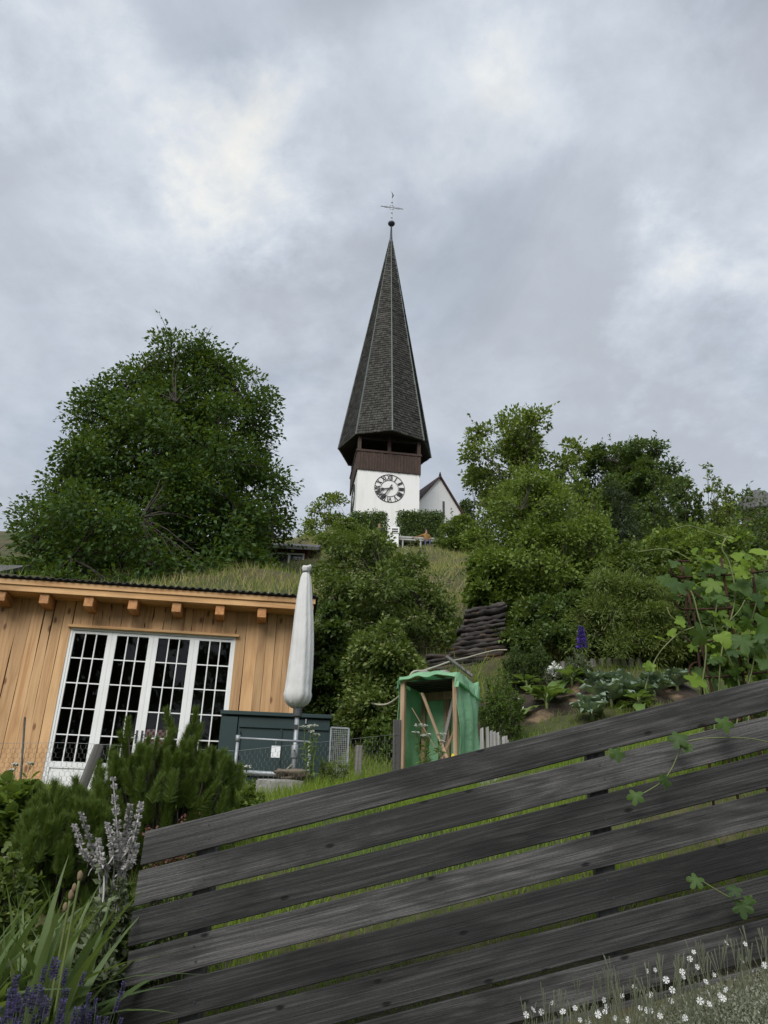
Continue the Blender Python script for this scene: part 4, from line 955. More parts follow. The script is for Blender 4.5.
p2 = at(380, 523, 44.0); g2 = H(p2[0], 44.0)
person('person', 'person in dark clothes standing behind the bushes left of the white post', (p2[0], 44.0, g2), math.radians(-20), (M_skin, M_navy, M_navy, M_black, plain('fair_hair', (0.20, 0.13, 0.08), .7)), arm_out=False, standing=True)

# ------------------------------------------------------------------ leaves, crowns, shrubs
T_LEAF = (np.array([(0, 0, 0), (.30, .42, .07), (0, 1, -.06), (-.30, .42, .07)]), np.array([(0, 1, 2), (0, 2, 3)]))
T_WIDE = (np.array([(0, 0, 0), (.46, .30, .06), (.34, .78, .02), (0, 1, -.10), (-.34, .78, .02), (-.46, .30, .06), (0, .45, -.03)]), np.array([(0, 1, 6), (1, 2, 6), (2, 3, 6), (3, 4, 6), (4, 5, 6), (5, 0, 6)]))
T_NARROW = (np.array([(0, 0, 0), (.11, .40, .03), (0, 1, -.08), (-.11, .40, .03)]), np.array([(0, 1, 2), (0, 2, 3)]))
T_LOBE = (np.array([(0, 0, 0), (.42, .10, .03), (.30, .34, .05), (.55, .62, -.02), (.20, .62, .05), (0, 1, -.08), (-.20, .62, .05), (-.55, .62, -.02), (-.30, .34, .05), (-.42, .10, .03)]),
          np.array([(0, 1, 2), (2, 3, 4), (4, 5, 6), (6, 7, 8), (8, 9, 0), (0, 2, 8), (2, 4, 6), (2, 6, 8)]))
T_BLADE = (np.array([(-.035, 0, 0), (.035, 0, 0), (0, 1, .0)]), np.array([(0, 1, 2)]))
def unit(a): return a/np.maximum(np.linalg.norm(a, axis=-1, keepdims=True), 1e-9)
def leafmesh(name, C, D, N, S, tpl, rng, rnd=None):
    """many leaves: centre, direction of the midrib, normal, size"""
    T, F = tpl; D = unit(D); X = unit(np.cross(D, N)); Nn = np.cross(X, D); S = np.asarray(S)[:, None, None]
    V = C[:, None, :]+S*(T[None, :, 0, None]*X[:, None, :]+T[None, :, 1, None]*D[:, None, :]+T[None, :, 2, None]*Nn[:, None, :])
    n = len(C); k = len(T); FF = (F[None]+(np.arange(n)*k)[:, None, None]).reshape(-1, 3)
    r = rng.random(n) if rnd is None else rnd
    return npmesh(name, V.reshape(-1, 3), FF, np.repeat(r, len(F)))
def tubes_np(paths, rads, n=4):
    V = []; F = []
    for P, R in zip(paths, rads):
        P = np.asarray(P, float); m_ = len(P); t = unit(np.gradient(P, axis=0)); a = unit(np.cross(t, np.array([.23, .41, .88]))); b = np.cross(t, a); o = sum(len(v) for v in V) if False else tubes_np.o
        an = np.arange(n)*2*math.pi/n; R = np.asarray(R, float)[:, None, None]
        V.append((P[:, None, :]+R*(a[:, None, :]*np.cos(an)[None, :, None]+b[:, None, :]*np.sin(an)[None, :, None])).reshape(-1, 3))
        i = (np.arange(m_-1)[:, None]*n+np.arange(n)[None, :]).ravel(); j = (np.arange(m_-1)[:, None]*n+(np.arange(n)[None, :]+1) % n).ravel()
        F.append(np.stack([i, j, j+n, i+n], 1)+o); tubes_np.o += m_*n
    return np.concatenate(V), np.concatenate(F)
def tubes_mesh(name, paths, rads, n=4):
    tubes_np.o = 0; V, F = tubes_np(paths, rads, n); return npmesh(name, V, F, smooth=True)
def bez(a, b, sag, rng, n=6, wob=.04):
    a = np.asarray(a, float); b = np.asarray(b, float); t = np.linspace(0, 1, n)[:, None]; L = np.linalg.norm(b-a)
    p = a*(1-t)+b*t+np.array([0, 0, 1])*sag*L*np.sin(t*math.pi); p[1:-1] += rng.normal(0, wob*L, (n-2, 3)); return p

M_bark = wood('tree_bark', (0.020, 0.016, 0.012), (0.050, 0.041, 0.032), (0.095, 0.082, 0.066), axis=2, knots=False, fine=14, ring=12, rough=.95, bump=.8)
def tree(name, label, cat, base, z0, z1, R, prof, nclump, per, ls, mat, seed, group=None, tpl=T_LEAF, clump=(.55, .4), lump=.16, inner=.55, trunk=.28, tilt=(0, 0), up=.55, droop=.25, limbs=16, asym=None, lumps=None, lsize=.27, spray=1.0):
    """base on the ground; crown from z0 to z1 above base, R widest radius, prof(t)->0..1"""
    rng = np.random.default_rng(seed); root = empty(name, base, label, cat, group)
    ph = rng.uniform(0, 6.28, (4, 2)); Hc = z1-z0
    def rad(t, a):
        l = 1+lump*(np.sin(3*a+5*t+ph[0, 0])*.6+np.sin(5*a-8*t+ph[1, 0])*.45+np.sin(8*a+13*t+ph[2, 0])*.35)
        return R*prof(t)*l*(asym(a, t) if asym else 1)
    nl = lumps or max(10, nclump//14)
    tg = np.linspace(.01, .995, 400); cdf = np.cumsum(prof(tg)**1.35); cdf = cdf/cdf[-1]; t = np.interp((np.arange(nl)+rng.uniform(0, 1, nl))/nl, cdf, tg)
    t = t[:nl]; a = (np.arange(nl)*2.39996+rng.uniform(-.35, .35, nl)) % 6.28318; k = 1-inner*rng.random(nl)**1.4
    rl = R*lsize*rng.uniform(.7, 1.3, nl); r = np.maximum(0, rad(t, a)*k-rl*.55)
    LC = np.stack([r*np.cos(a)+tilt[0]*t, r*np.sin(a)+tilt[1]*t, z0+np.clip(Hc*t, 0, Hc-rl*.6)], 1); lo = unit(np.stack([np.cos(a)*k, np.sin(a)*k, .55+(t-.5)*.8], 1))
    per_l = max(4, nclump//nl); li = np.repeat(np.arange(nl), per_l); n = len(li)
    dv = unit(rng.normal(0, 1, (n, 3))+lo[li]*.85); C = LC[li]+dv*(rl[li]*rng.uniform(.55, 1.05, n))[:, None]*np.array([1, 1, .72]); out = unit(dv+np.array([0, 0, .25])); cl_r = rng.random(nl)[li]
    # limbs and twigs
    paths = [np.array([(0, 0, -.3), (0, 0, z0*.5), (tilt[0]*.2, tilt[1]*.2, z0+.25*Hc), (tilt[0]*.6, tilt[1]*.6, z0+.6*Hc), (tilt[0], tilt[1], z0+.93*Hc)])]; rads = [[trunk*1.25, trunk, trunk*.8, trunk*.4, trunk*.08]]
    lim = []
    for i in range(limbs):
        tt = rng.uniform(.12, .9); aa = i*2.4+rng.uniform(-.3, .3); rr = rad(np.array(tt), np.array(aa))*.8; s = np.array([tilt[0]*tt*.6, tilt[1]*tt*.6, z0+Hc*max(0, tt-.28)*.95]); e = np.array([rr*math.cos(aa)+tilt[0]*tt, rr*math.sin(aa)+tilt[1]*tt, z0+Hc*tt])
        p = bez(s, e, .06, rng, 7, .025); paths.append(p); rads.append(np.linspace(trunk*.38, trunk*.06, 7)); lim.append(p)
    LP = np.concatenate(lim)
    for i in range(n):
        if rng.random() < .6:
            d = np.linalg.norm(LP-C[i], axis=1)+(LP[:, 2] > C[i, 2])*1.0; q = LP[np.argmin(d)]; paths.append(bez(q, C[i], .05, rng, 4, .03)); rads.append(np.linspace(trunk*.09, .008, 4))
    # loose shoots standing out of the crown
    nsp = int(nl*spray); SP = []; SD = []; SR = []
    for q in rng.integers(0, nl, nsp):
        d = unit(lo[q]+rng.normal(0, .35, 3)+np.array([0, 0, .25])); L = rl[q]*rng.uniform(.7, 1.5); s0 = LC[q]+d*rl[q]*.55; e0 = s0+d*L+np.array([0, 0, .12*L]); pth = bez(s0, e0, .04, rng, 5, .02); paths.append(pth); rads.append(np.linspace(.05*trunk+.004, .003, 5))
        c_ = max(10, int(.9*L/ls*2.2)); f_ = rng.random(c_)**.8; SP.append(np.stack([np.interp(f_*4, np.arange(5), pth[:, j]) for j in range(3)], 1)+rng.normal(0, ls*.35, (c_, 3))); SD.append(rng.normal(0, .7, (c_, 3))+d*.5); SR.append(np.full(c_, rng.random()))
    m_ = rng.poisson(per, n)+4; idx = np.repeat(np.arange(n), m_); N = len(idx)
    cs = clump[0]*rng.uniform(.6, 1.35, n)[idx]
    off = rng.normal(0, 1, (N, 3)); off = off/np.maximum(1, np.linalg.norm(off, axis=1, keepdims=True)/1.7)
    P = C[idx]+off*np.stack([cs*.6, cs*.6, cs*clump[1]*.6], 1); P[:, 2] -= droop*cs*(np.linalg.norm(off[:, :2], axis=1))**2*.25
    nr = unit(np.array([0, 0, up])+out[idx]*.45+rng.normal(0, .45, (N, 3)))
    dr = unit(out[idx]*.6+unit(off)*.7+rng.normal(0, .5, (N, 3))+np.array([0, 0, -droop]))
    cr = (.6*cl_r+.4*rng.random(n))[idx]; rnd = np.clip(.5*cr+.5*rng.random(N), 0, 1)*.97
    if nsp:
        SP = np.concatenate(SP); SD = np.concatenate(SD); P = np.concatenate([P, SP]); dr = np.concatenate([dr, unit(SD)]); nr = np.concatenate([nr, unit(np.array([0, 0, .7])+rng.normal(0, .5, SP.shape))]); rnd = np.concatenate([rnd, np.clip(.5*np.concatenate(SR)+.5*rng.random(len(SP)), 0, .97)]); N = len(P)
    link('trunk', tubes_mesh('trunk', paths, rads, 5), M_bark, root)
    me = leafmesh('crown', P, dr, nr, ls*rng.uniform(.6, 1.35, N), tpl, rng, rnd); link('crown', me, mat, root)
    return root, C, rng
def shrub(name, label, cat, base, h, spread, nst, ntw, per, ls, mat, seed, group=None, tpl=T_LEAF, lean=.5, bare=.2, upright=.5, stemr=.012, tw=.28, foot=.25, stem_mat=None, oval=1.0, tipdroop=.0):
    """stems fanning from the foot, twigs on them, leaves on the twigs"""
    rng = np.random.default_rng(seed); root = empty(name, base, label, cat, group); paths = []; rads = []; LC = []; LD = []; stem_r = []
    for i in range(nst):
        a = rng.uniform(0, 6.283); k = math.sqrt(rng.random()); hh = h*(1-.45*k**1.6)*rng.uniform(.72, 1.04)
        s = np.array([math.cos(a)*k*foot*spread, math.sin(a)*k*foot*spread*oval, -.12]); e = np.array([math.cos(a)*k*spread, math.sin(a)*k*spread*oval, hh])
        t = np.linspace(0, 1, 8)[:, None]; p = s*(1-t)+e*t; p[:, :2] = s[:2]+(e-s)[:2]*(t**(1+lean)); p[1:] += rng.normal(0, .02*h, (7, 3))*t[1:]; p[:, 2] -= tipdroop*h*(t[:, 0]**4)*k
        for zz in range(8): pass
        paths.append(p); rads.append(np.linspace(stemr, stemr*.25, 8))
        for j in range(ntw):
            f = bare+(1-bare)*rng.random()**.8; q = np.array([np.interp(f*7, np.arange(8), p[:, c]) for c in range(3)]); ta = rng.uniform(0, 6.283); L = tw*h*.5*rng.uniform(.4, 1.1)*(1.25-f)
            d = unit(np.array([math.cos(ta), math.sin(ta), upright+rng.normal(0, .25)])); w = q+d*L; paths.append(np.array([q, (q+w)/2+rng.normal(0, .03*L, 3), w])); rads.append([stemr*.4, stemr*.3, stemr*.12])
            m_ = max(2, int(rng.poisson(per))); ff = rng.uniform(.15, 1.05, m_)[:, None]; LC.append(q*(1-ff)+w*ff+rng.normal(0, .02*h*.3, (m_, 3))); LD.append(d*.5+rng.normal(0, .75, (m_, 3))+np.array([0, 0, .1])); stem_r.append(np.full(m_, rng.random()))
        m_ = max(2, int(per)); ff = rng.uniform(max(.5, bare), 1.03, m_); LC.append(np.stack([np.interp(ff*7, np.arange(8), p[:, c]) for c in range(3)], 1)+rng.normal(0, .012*h, (m_, 3))); LD.append(rng.normal(0, .7, (m_, 3))+np.array([0, 0, .5])); stem_r.append(np.full(m_, rng.random()))
    link('stems', tubes_mesh('stems', paths, rads, 4), stem_mat or M_bark, root)
    C = np.concatenate(LC); D = np.concatenate(LD); N = len(C); nr = unit(np.array([0, 0, .8])+rng.normal(0, .5, (N, 3))); sr = np.concatenate(stem_r)
    link('foliage', leafmesh('foliage', C, D, nr, ls*rng.uniform(.55, 1.35, N), tpl, rng, np.clip(.45*sr+.55*rng.random(N), 0, 1)*.97), mat, root)
    return root, C, rng

LM = {
 'maple': leafmat('maple_leaf', (0.026, 0.061, 0.009), (0.064, 0.128, 0.017), .22, c2=(0.102, 0.174, 0.029)),
 'elder': leafmat('elder_leaf', (0.055, 0.090, 0.020), (0.131, 0.181, 0.043), .24, c2=(0.217, 0.254, 0.080)),
 'fresh': leafmat('fresh_leaf', (0.068, 0.112, 0.020), (0.165, 0.230, 0.045), .32, c2=(0.207, 0.287, 0.049)),
 'walnut': leafmat('walnut_leaf', (0.079, 0.119, 0.025), (0.190, 0.244, 0.055), .30, c2=(0.259, 0.297, 0.084)),
 'dark': leafmat('dark_leaf', (0.032, 0.061, 0.014), (0.081, 0.128, 0.032), .22),
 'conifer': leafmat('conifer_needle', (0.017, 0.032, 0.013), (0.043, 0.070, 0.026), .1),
 'hedge': leafmat('hedge_leaf', (0.037, 0.073, 0.012), (0.088, 0.146, 0.029), .22, c2=(0.146, 0.207, 0.049)),
 'willow': leafmat('willow_leaf', (0.085, 0.128, 0.027), (0.177, 0.226, 0.061), .30, c2=(0.244, 0.268, 0.091)),
 'grey': leafmat('grey_green_leaf', (0.091, 0.112, 0.067), (0.183, 0.213, 0.128), .2),
 'herb': leafmat('herb_leaf', (0.061, 0.112, 0.022), (0.134, 0.201, 0.046), .28),
 'grass': leafmat('grass_blade', (0.105, 0.185, 0.020), (0.240, 0.330, 0.042), .45, c2=(0.317, 0.305, 0.098)),
 'dry': leafmat('dry_grass_blade', (0.146, 0.159, 0.044), (0.329, 0.293, 0.116), .3, c2=(0.439, 0.366, 0.183)),
 'cream': leafmat('cream_blossom', (0.460, 0.450, 0.270), (0.640, 0.610, 0.420), .2),
 'white': leafmat('white_petal', (0.720, 0.720, 0.700), (0.850, 0.850, 0.840), .2),
}
# maple over the shed
def maple():
    Y = 25.0; b = at(143, 590, Y); x = b[0]; g = H(x, Y); top = at(187, 336, Y)[2]-g; zb = at(150, 600, Y)[2]-g
    pf = lambda t: np.interp(t, [0, .08, .2, .35, .5, .65, .8, .9, .97, 1], [1.10, 1.13, 1.09, 1.0, .92, .80, .64, .49, .32, .14])
    return tree('maple_tree', 'big dense dark green maple rising behind the larch shed', 'tree', (x, Y, g), zb-2.0, top-.75, 4.7, pf, 2400, 58, .155, LM['maple'], 21, clump=(.62, .5), lump=.06, inner=.70, trunk=.30, tilt=(.6, 0), limbs=26, droop=.35, lumps=190, lsize=.20, spray=.30)
maple()
def elder():
    Y = 15.0; b = at(386, 640, Y); x = b[0]; g = H(x, Y); top = at(365, 540, Y)[2]-g
    pf = lambda t: np.interp(t, [0, .15, .35, .6, .8, .93, 1], [.88, 1.0, 1.0, .88, .58, .36, .14])
    root, C, rng = tree('elder_bush', 'large elder bush with cream flower heads behind the parasol', 'bush', (x, Y, g), -.6, top, 1.72, pf, 900, 48, .078, LM['elder'], 33, clump=(.22, .5), lump=.10, inner=.75, trunk=.07, limbs=18, droop=.35, lumps=48, lsize=.27, tilt=(-.62, 0))
    # flat flower heads near the outside
    rr = np.hypot(C[:, 0]+.42*np.clip(C[:, 2]/top, 0, 1), C[:, 1]); sel = np.where((rr > .6*np.median(rr)) & (C[:, 1] < .3))[0]; sel = rng.choice(sel, 95, replace=False)
    P = []
    for i in sel:
        c = C[i]+unit(C[i]-np.array([-.2, .3, top*.45]))*.30+np.array([0, -.08, .08]); m_ = 34; a = rng.uniform(0, 6.28, m_); r = .10*np.sqrt(rng.random(m_)); P.append(np.stack([c[0]+r*np.cos(a), c[1]+r*np.sin(a), c[2]+.012*rng.random(m_)-.3*r*r*10], 1))
    P = np.concatenate(P); n = len(P); D = rng.normal(0, 1, (n, 3))*np.array([1, 1, .2]); me = leafmesh('blossom', P, D, np.tile([0, -.3, 1.], (n, 1))+rng.normal(0, .2, (n, 3)), np.full(n, .032), T_LEAF, rng)
    tag(link('blossom', me, LM['cream'], root), kind='stuff')
elder()
def put_tree(name, label, u0, u1, vt, vb, Y, mat, seed, pf, nc, per, ls, cat='tree', group=None, **k):
    """crown spanning the given picture box at distance Y"""
    c = at((u0+u1)/2, vb, Y); g = H(c[0], Y); zt = at((u0+u1)/2, vt, Y)[2]-g; zb = c[2]-g; R = (at(u1, (vt+vb)/2, Y)[0]-at(u0, (vt+vb)/2, Y)[0])/2
    return tree(name, label, cat, (c[0], Y, g), zb, zt, R*1.08, pf, nc, per, ls, mat, seed, group, **k)
def put_shrub(name, label, u0, u1, vt, Y, mat, seed, nst, ntw, per, ls, cat='bush', group=None, vmid=None, gnd=None, **k):
    vm = vmid or vt+40; c = at((u0+u1)/2, vm, Y); g = H(c[0], Y) if gnd is None else gnd; h = at((u0+u1)/2, vt, Y)[2]-g; R = (at(u1, vm, Y)[0]-at(u0, vm, Y)[0])/2
    return shrub(name, label, cat, (c[0], Y, g), h, R, nst, ntw, per, ls, mat, seed, group, **k)
round_ = lambda t: np.interp(t, [0, .1, .3, .55, .75, .9, 1], [.5, .8, 1.0, .96, .78, .5, .1])
flat_ = lambda t: np.interp(t, [0, .15, .4, .65, .85, .95, 1], [.35, .6, .85, 1.0, .85, .55, .1])
cone_ = lambda t: np.interp(t, [0, .1, .5, .9, 1], [.9, 1, .62, .2, .05])
bush_ = lambda t: np.interp(t, [0, .2, .5, .8, 1], [.9, 1.0, .92, .65, .15])
put_tree('walnut_tree', 'open crowned light green tree right of the church gable', 463, 584, 417, 530, 44, LM['walnut'], 41, round_, 420, 40, .25, clump=(.55, .5), inner=.85, trunk=.18, lump=.12, lumps=34, lsize=.24)
put_tree('broad_tree', 'dark broad domed tree on the skyline at the right', 588, 690, 449, 575, 50, LM['dark'], 42, flat_, 760, 44, .25, clump=(.6, .4), inner=.8, trunk=.2, lump=.05, lumps=62, lsize=.22)
put_tree('dark_conifer', 'dark narrow conifer standing before the broad domed tree', 596, 666, 478, 620, 36, LM['conifer'], 43, cone_, 520, 60, .17, tpl=T_NARROW, clump=(.40, .5), inner=.8, trunk=.14, droop=.5, lumps=44, lsize=.26)
def bush(name, label, u, vb, wpx, hpx, mat, seed, ls=.09, cat='bush', tpl=T_LEAF, lumps=20, pf=None, near=None, dens=1.0, cl=.5, **k):
    """a bush whose foot stands where the ground shows at the given spot"""
    p = G(u, vb) if near is None else at(u, vb, near); g = H(p[0], p[1]); q = pxm((p[0], p[1], p[2])); R = wpx/q/2; h = max(.3, p[2]-g+hpx/q)
    return tree(name, label, cat, (p[0], p[1], g), .0, h, R*1.08, pf or bush_, int(lumps*12*dens), 42, ls, mat, seed, tpl=tpl, clump=(R*.16+.06, cl), inner=.75, trunk=.02+.012*h, lump=.12, lumps=lumps, lsize=.28, limbs=12, **k)
ashp = lambda t: np.interp(t, [0, .2, .5, .75, .9, 1], [.92, 1, .92, .70, .46, .18])
bush('young_ash_tree', 'tall fresh green leafy young tree right of the dry slope', 540, 612, 128, 150, LM['fresh'], 44, .088, 'tree', lumps=58, pf=ashp, dens=1.15, spray=3.0)
put_shrub('ash_sapling', 'slender sapling with loose leaves sticking out of the young ash', 520, 616, 458, 18.5, LM['fresh'], 144, 60, 10, 10, .10, cat='tree', vmid=560, lean=.3, bare=.3, tw=.26, stemr=.025, upright=.55, foot=.35)
bush('leafy_scrub', 'fresh green scrub at the left foot of the young ash', 494, 612, 52, 62, LM['fresh'], 201, .10, lumps=20)
bush('leafy_scrub', 'shaded scrub directly above the two rosemary bushes', 530, 648, 50, 48, LM['elder'], 202, .08, lumps=24)
bush('leafy_scrub', 'dark scrub behind the larkspur', 566, 655, 78, 62, LM['dark'], 203, .075, lumps=28)
bush('willow_bush', 'light green willowy bush above the vegetable bed', 618, 660, 84, 92, LM['willow'], 48, .085, tpl=T_NARROW, lumps=36, dens=1.2, cl=.8, spray=3.5)
bush('willow_bush', 'second willowy bush between the first and the trellis', 662, 664, 66, 84, LM['willow'], 205, .085, tpl=T_NARROW, lumps=30, dens=1.2, cl=.8, spray=3.5)
bush('leafy_scrub', 'dark scrub behind the left half of the trellis vine', 705, 668, 70, 80, LM['dark'], 206, .08, lumps=26)
bush('leafy_scrub', 'dark scrub behind the right half of the trellis vine', 752, 668, 74, 96, LM['dark'], 207, .08, lumps=28)
bush('leafy_scrub', 'mid green scrub below the conifer', 636, 604, 84, 62, LM['elder'], 208, .10, lumps=24)
bush('leafy_scrub', 'fresh green scrub below the thin leaved shrubs', 690, 600, 92, 72, LM['fresh'], 209, .10, lumps=28)
bush('leafy_scrub', 'dark scrub at the right edge above the vine', 745, 600, 84, 72, LM['dark'], 210, .10, lumps=24)
bush('elder_bush', 'low shaded elder bush filling the bank behind the container and shelter', 384, 742, 84, 120, LM['elder'], 211, .068, lumps=46, dens=1.3)
bush('elder_bush', 'small dark elder shoot bush behind the parasol', 326, 742, 52, 150, LM['dark'], 212, .09, near=12.4, lumps=34)
bush('elder_bush', 'elder growth between the shelter and the log wall', 412, 700, 34, 40, LM['elder'], 213, .085, lumps=16)
put_shrub('airy_shrub', 'tall thin leaved shrub with sky showing through, right of the conifer', 640, 712, 462, 27, LM['dark'], 46, 44, 13, 10, .14, vmid=540, lean=.35, bare=.15, tw=.34, stemr=.025)
put_shrub('airy_shrub', 'second thin leaved tall shrub nearest the right edge dome', 696, 752, 466, 27, LM['walnut'], 47, 34, 13, 10, .13, vmid=540, lean=.35, bare=.15, tw=.34, stemr=.025)
put_tree('green_bush', 'leafy green bush behind the rusty trellis', 640, 772, 530, 640, 20, LM['fresh'], 49, bush_, 480, 42, .12, cat='bush', clump=(.34, .55), inner=.75, trunk=.06, lumps=36, lsize=.25)
put_shrub('seedy_grass_clump', 'brownish seedy grass tuft hanging above the rosemary', 536, 584, 625, 13.0, LM['dry'], 52, 46, 4, 7, .10, cat='grass clump', vmid=650, tpl=T_NARROW, lean=.9, tipdroop=.25, stemr=.005)
put_tree('back_tree', 'airy tree between the maple and the church tower', 296, 354, 496, 570, 60, LM['walnut'], 54, round_, 150, 34, .26, clump=(.6, .45), inner=.7, trunk=.15, lumps=20, lsize=.27)
put_tree('back_tree', 'tree showing just past the foot of the nave gable', 450, 482, 500, 545, 66, LM['dark'], 55, round_, 80, 34, .26, clump=(.6, .45), inner=.7, trunk=.15, lumps=12, lsize=.3)
put_tree('far_bush', 'dark mixed bush below the domed building at the right edge', 706, 800, 499, 600, 34, LM['dark'], 56, bush_, 260, 40, .17, cat='bush', clump=(.5, .5), trunk=.08, lumps=24, lsize=.27)
put_tree('slope_bush', 'mid green bush under the broad domed tree', 566, 660, 548, 650, 22, LM['elder'], 57, bush_, 320, 40, .12, cat='bush', clump=(.34, .5), trunk=.06, lumps=26, lsize=.27)
for k, (x, y, hh, R_) in enumerate(((-6.5, -15.0, 15.0, 3.8), (1.5, -18.0, 15.0, 3.6))):  # out-of-view trees added behind the camera to give the shed panes dark reflections
    tree('unseen_tree', ['tree behind the viewer mirrored in the left shed panes', 'tree behind the viewer mirrored in the right shed panes'][k], 'tree', (x, y, H(x, y)), 2.5, hh, R_, round_, 420, 26, .30, LM['maple'], 58+k, clump=(.7, .5), inner=.8, trunk=.25, lumps=44, lsize=.25)
# hedges and bushes by the church
def hedge(name, label, u0, u1, vt, vb, Y, D, mat, seed, rough=.10):
    a = at(u0, vt, Y); b = at(u1, vt, Y); g = H((a[0]+b[0])/2, Y); zt = a[2]-g; W = b[0]-a[0]; rng = np.random.default_rng(seed); root = empty(name, ((a[0]+b[0])/2, Y, g), label, 'hedge')
    n = int(9000*W*max(zt, 1)/8); f = rng.random(n); side = rng.random(n)
    P = np.stack([rng.uniform(-W/2, W/2, n), rng.uniform(-D/2, D/2, n), rng.uniform(0, zt, n)], 1); q = rng.random(n)
    P[q < .42, 1] = -D/2; P[(q >= .42) & (q < .72), 2] = zt; P[(q >= .72) & (q < .80), 0] = W/2; P[(q >= .80) & (q < .88), 0] = -W/2
    lum = .5+.5*np.sin(P[:, 0]*3.1+P[:, 2]*2)*np.sin(P[:, 1]*4+1); P += rng.normal(0, rough, (n, 3))*(.5+lum[:, None])
    me = leafmesh('foliage', P, rng.normal(0, 1, (n, 3))+np.array([0, -.2, .3]), rng.normal(0, .6, (n, 3))+np.array([0, -.4, .7]), .13*rng.uniform(.6, 1.3, n), T_LEAF, rng); link('foliage', me, mat, root)
    ps = []; 
    for i in range(int(W/.5)+2): x = rng.uniform(-W/2+.1, W/2-.1); ps.append(np.array([(x, 0, -.2), (x+.05, .02, zt*.5), (x+.1, 0, zt*.85)]))
    link('stems', tubes_mesh('stems', ps, [[.05, .04, .02]]*len(ps)), M_bark, root)
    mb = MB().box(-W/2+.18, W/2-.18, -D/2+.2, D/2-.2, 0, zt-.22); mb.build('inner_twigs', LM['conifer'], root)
hedge('clipped_hedge', 'clipped dark hedge behind the bench at the foot of the tower', 399, 442, 516, 545, 48.5, 1.6, LM['hedge'], 61)
hedge('clipped_hedge', 'clipped dark hedge left of the white church post', 352, 386, 517, 545, 48.5, 1.6, LM['hedge'], 62)
bush('round_bush', 'light green rounded bush right of the bench', 464, 552, 46, 36, LM['fresh'], 63, .13, lumps=26, dens=1.3)
bush('round_bush', 'light green bush on the crest left of the tower', 345, 553, 50, 34, LM['fresh'], 64, .13, lumps=24, dens=1.3)
bush('round_bush', 'pale flowering bush before the standing person', 377, 557, 30, 26, LM['walnut'], 65, .12, lumps=14, dens=1.3)
put_shrub('rosemary_bush', 'upright dark rosemary bush right of the log wall', 503, 530, 640, 12.2, LM['dark'], 66, 60, 7, 16, .05, vmid=665, tpl=T_NARROW, lean=.1, bare=.1, upright=1.6, tw=.2, stemr=.006, foot=.8)
put_shrub('rosemary_bush', 'second upright rosemary bush close behind the cabbages', 526, 550, 641, 12.3, LM['dark'], 67, 60, 7, 16, .05, vmid=665, tpl=T_NARROW, lean=.1, bare=.1, upright=1.6, tw=.2, stemr=.006, foot=.8)
put_shrub('tarragon_bush', 'soft mid green herb bush beside the shelter', 478, 524, 668, 10.4, LM['herb'], 68, 100, 6, 18, .055, vmid=690, tpl=T_NARROW, lean=.3, bare=.05, upright=1.0, tw=.24, stemr=.005, foot=.6)
put_shrub('nettle_patch', 'green weeds growing at the foot of the elder left of the shelter', 365, 406, 712, 10.4, LM['herb'], 69, 60, 5, 12, .07, cat='weeds', vmid=735, lean=.3, bare=.05, upright=1.0, tw=.24, stemr=.005, foot=.8)

# ------------------------------------------------------------------ grass
def grass(name, label, n, xr, yr, hmin, hmax, mat, seed, mask=None, w=1.0, lean=.35):
    rng = np.random.default_rng(seed); x = rng.uniform(*xr, n); y = rng.uniform(*yr, n)
    if mask is not None: k = mask(x, y, rng); x, y = x[k], y[k]
    n = len(x); P = np.stack([x, y, hgt(x, y)-.01], 1); D = np.array([0, 0, 1.])+rng.normal(0, lean, (n, 3))*np.array([1, 1, .1]); N = rng.normal(0, 1, (n, 3))*np.array([1, 1, .1])
    T = (T_BLADE[0]*np.array([w, 1, 1]), T_BLADE[1]); cl = .5+.5*np.sin(x*2.1+1.3*np.sin(y*1.7))*np.sin(y*2.3+x)
    return tag(link(name, leafmesh(name, P, D, N, rng.uniform(hmin, hmax, n)*(.7+.6*cl), T, rng, np.clip(rng.random(n)*.6+.4*cl, 0, 1)*.97), mat), label, None, kind='stuff')
bed = lambda x, y: (x > 1.25) & (x < 4.8) & (y > 11.05) & (y < 12.1)
grass('garden_grass', 'rough green grass behind the board fence', 80000, (-2.6, 6.0), (4.25, 13.4), .07, .18, LM['grass'], 71, lambda x, y, r: ~bed(x, y) & (r.random(len(x)) < np.clip(1.25-(y-4)/9, .42, 1)))
grass('yard_grass', 'short grass and weeds in the yard before the shed', 14000, (-6.5, .4), (6.5, 10.3), .06, .18, LM['grass'], 72)
sl = lambda x, y, r: (r.random(len(x)) < np.clip(24/y, 0, 1)) & ~((x < -1.2) & (y < 16.4))
grass('dry_grass', 'tall dry yellow green grass on the slope below the church', 85000, (-9, 13), (15.0, 50), .15, .38, LM['dry'], 73, lambda x, y, r: sl(x, y, r) & (np.sin(x*.6+y*.23)+np.sin(y*.41-x*.3)+r.normal(0, .6, len(x)) > -.3), w=1.0)
grass('slope_grass', 'green meadow grass and weeds on the hillside', 60000, (-16, 26), (12.0, 54), .12, .34, LM['grass'], 74, sl, w=1.2)

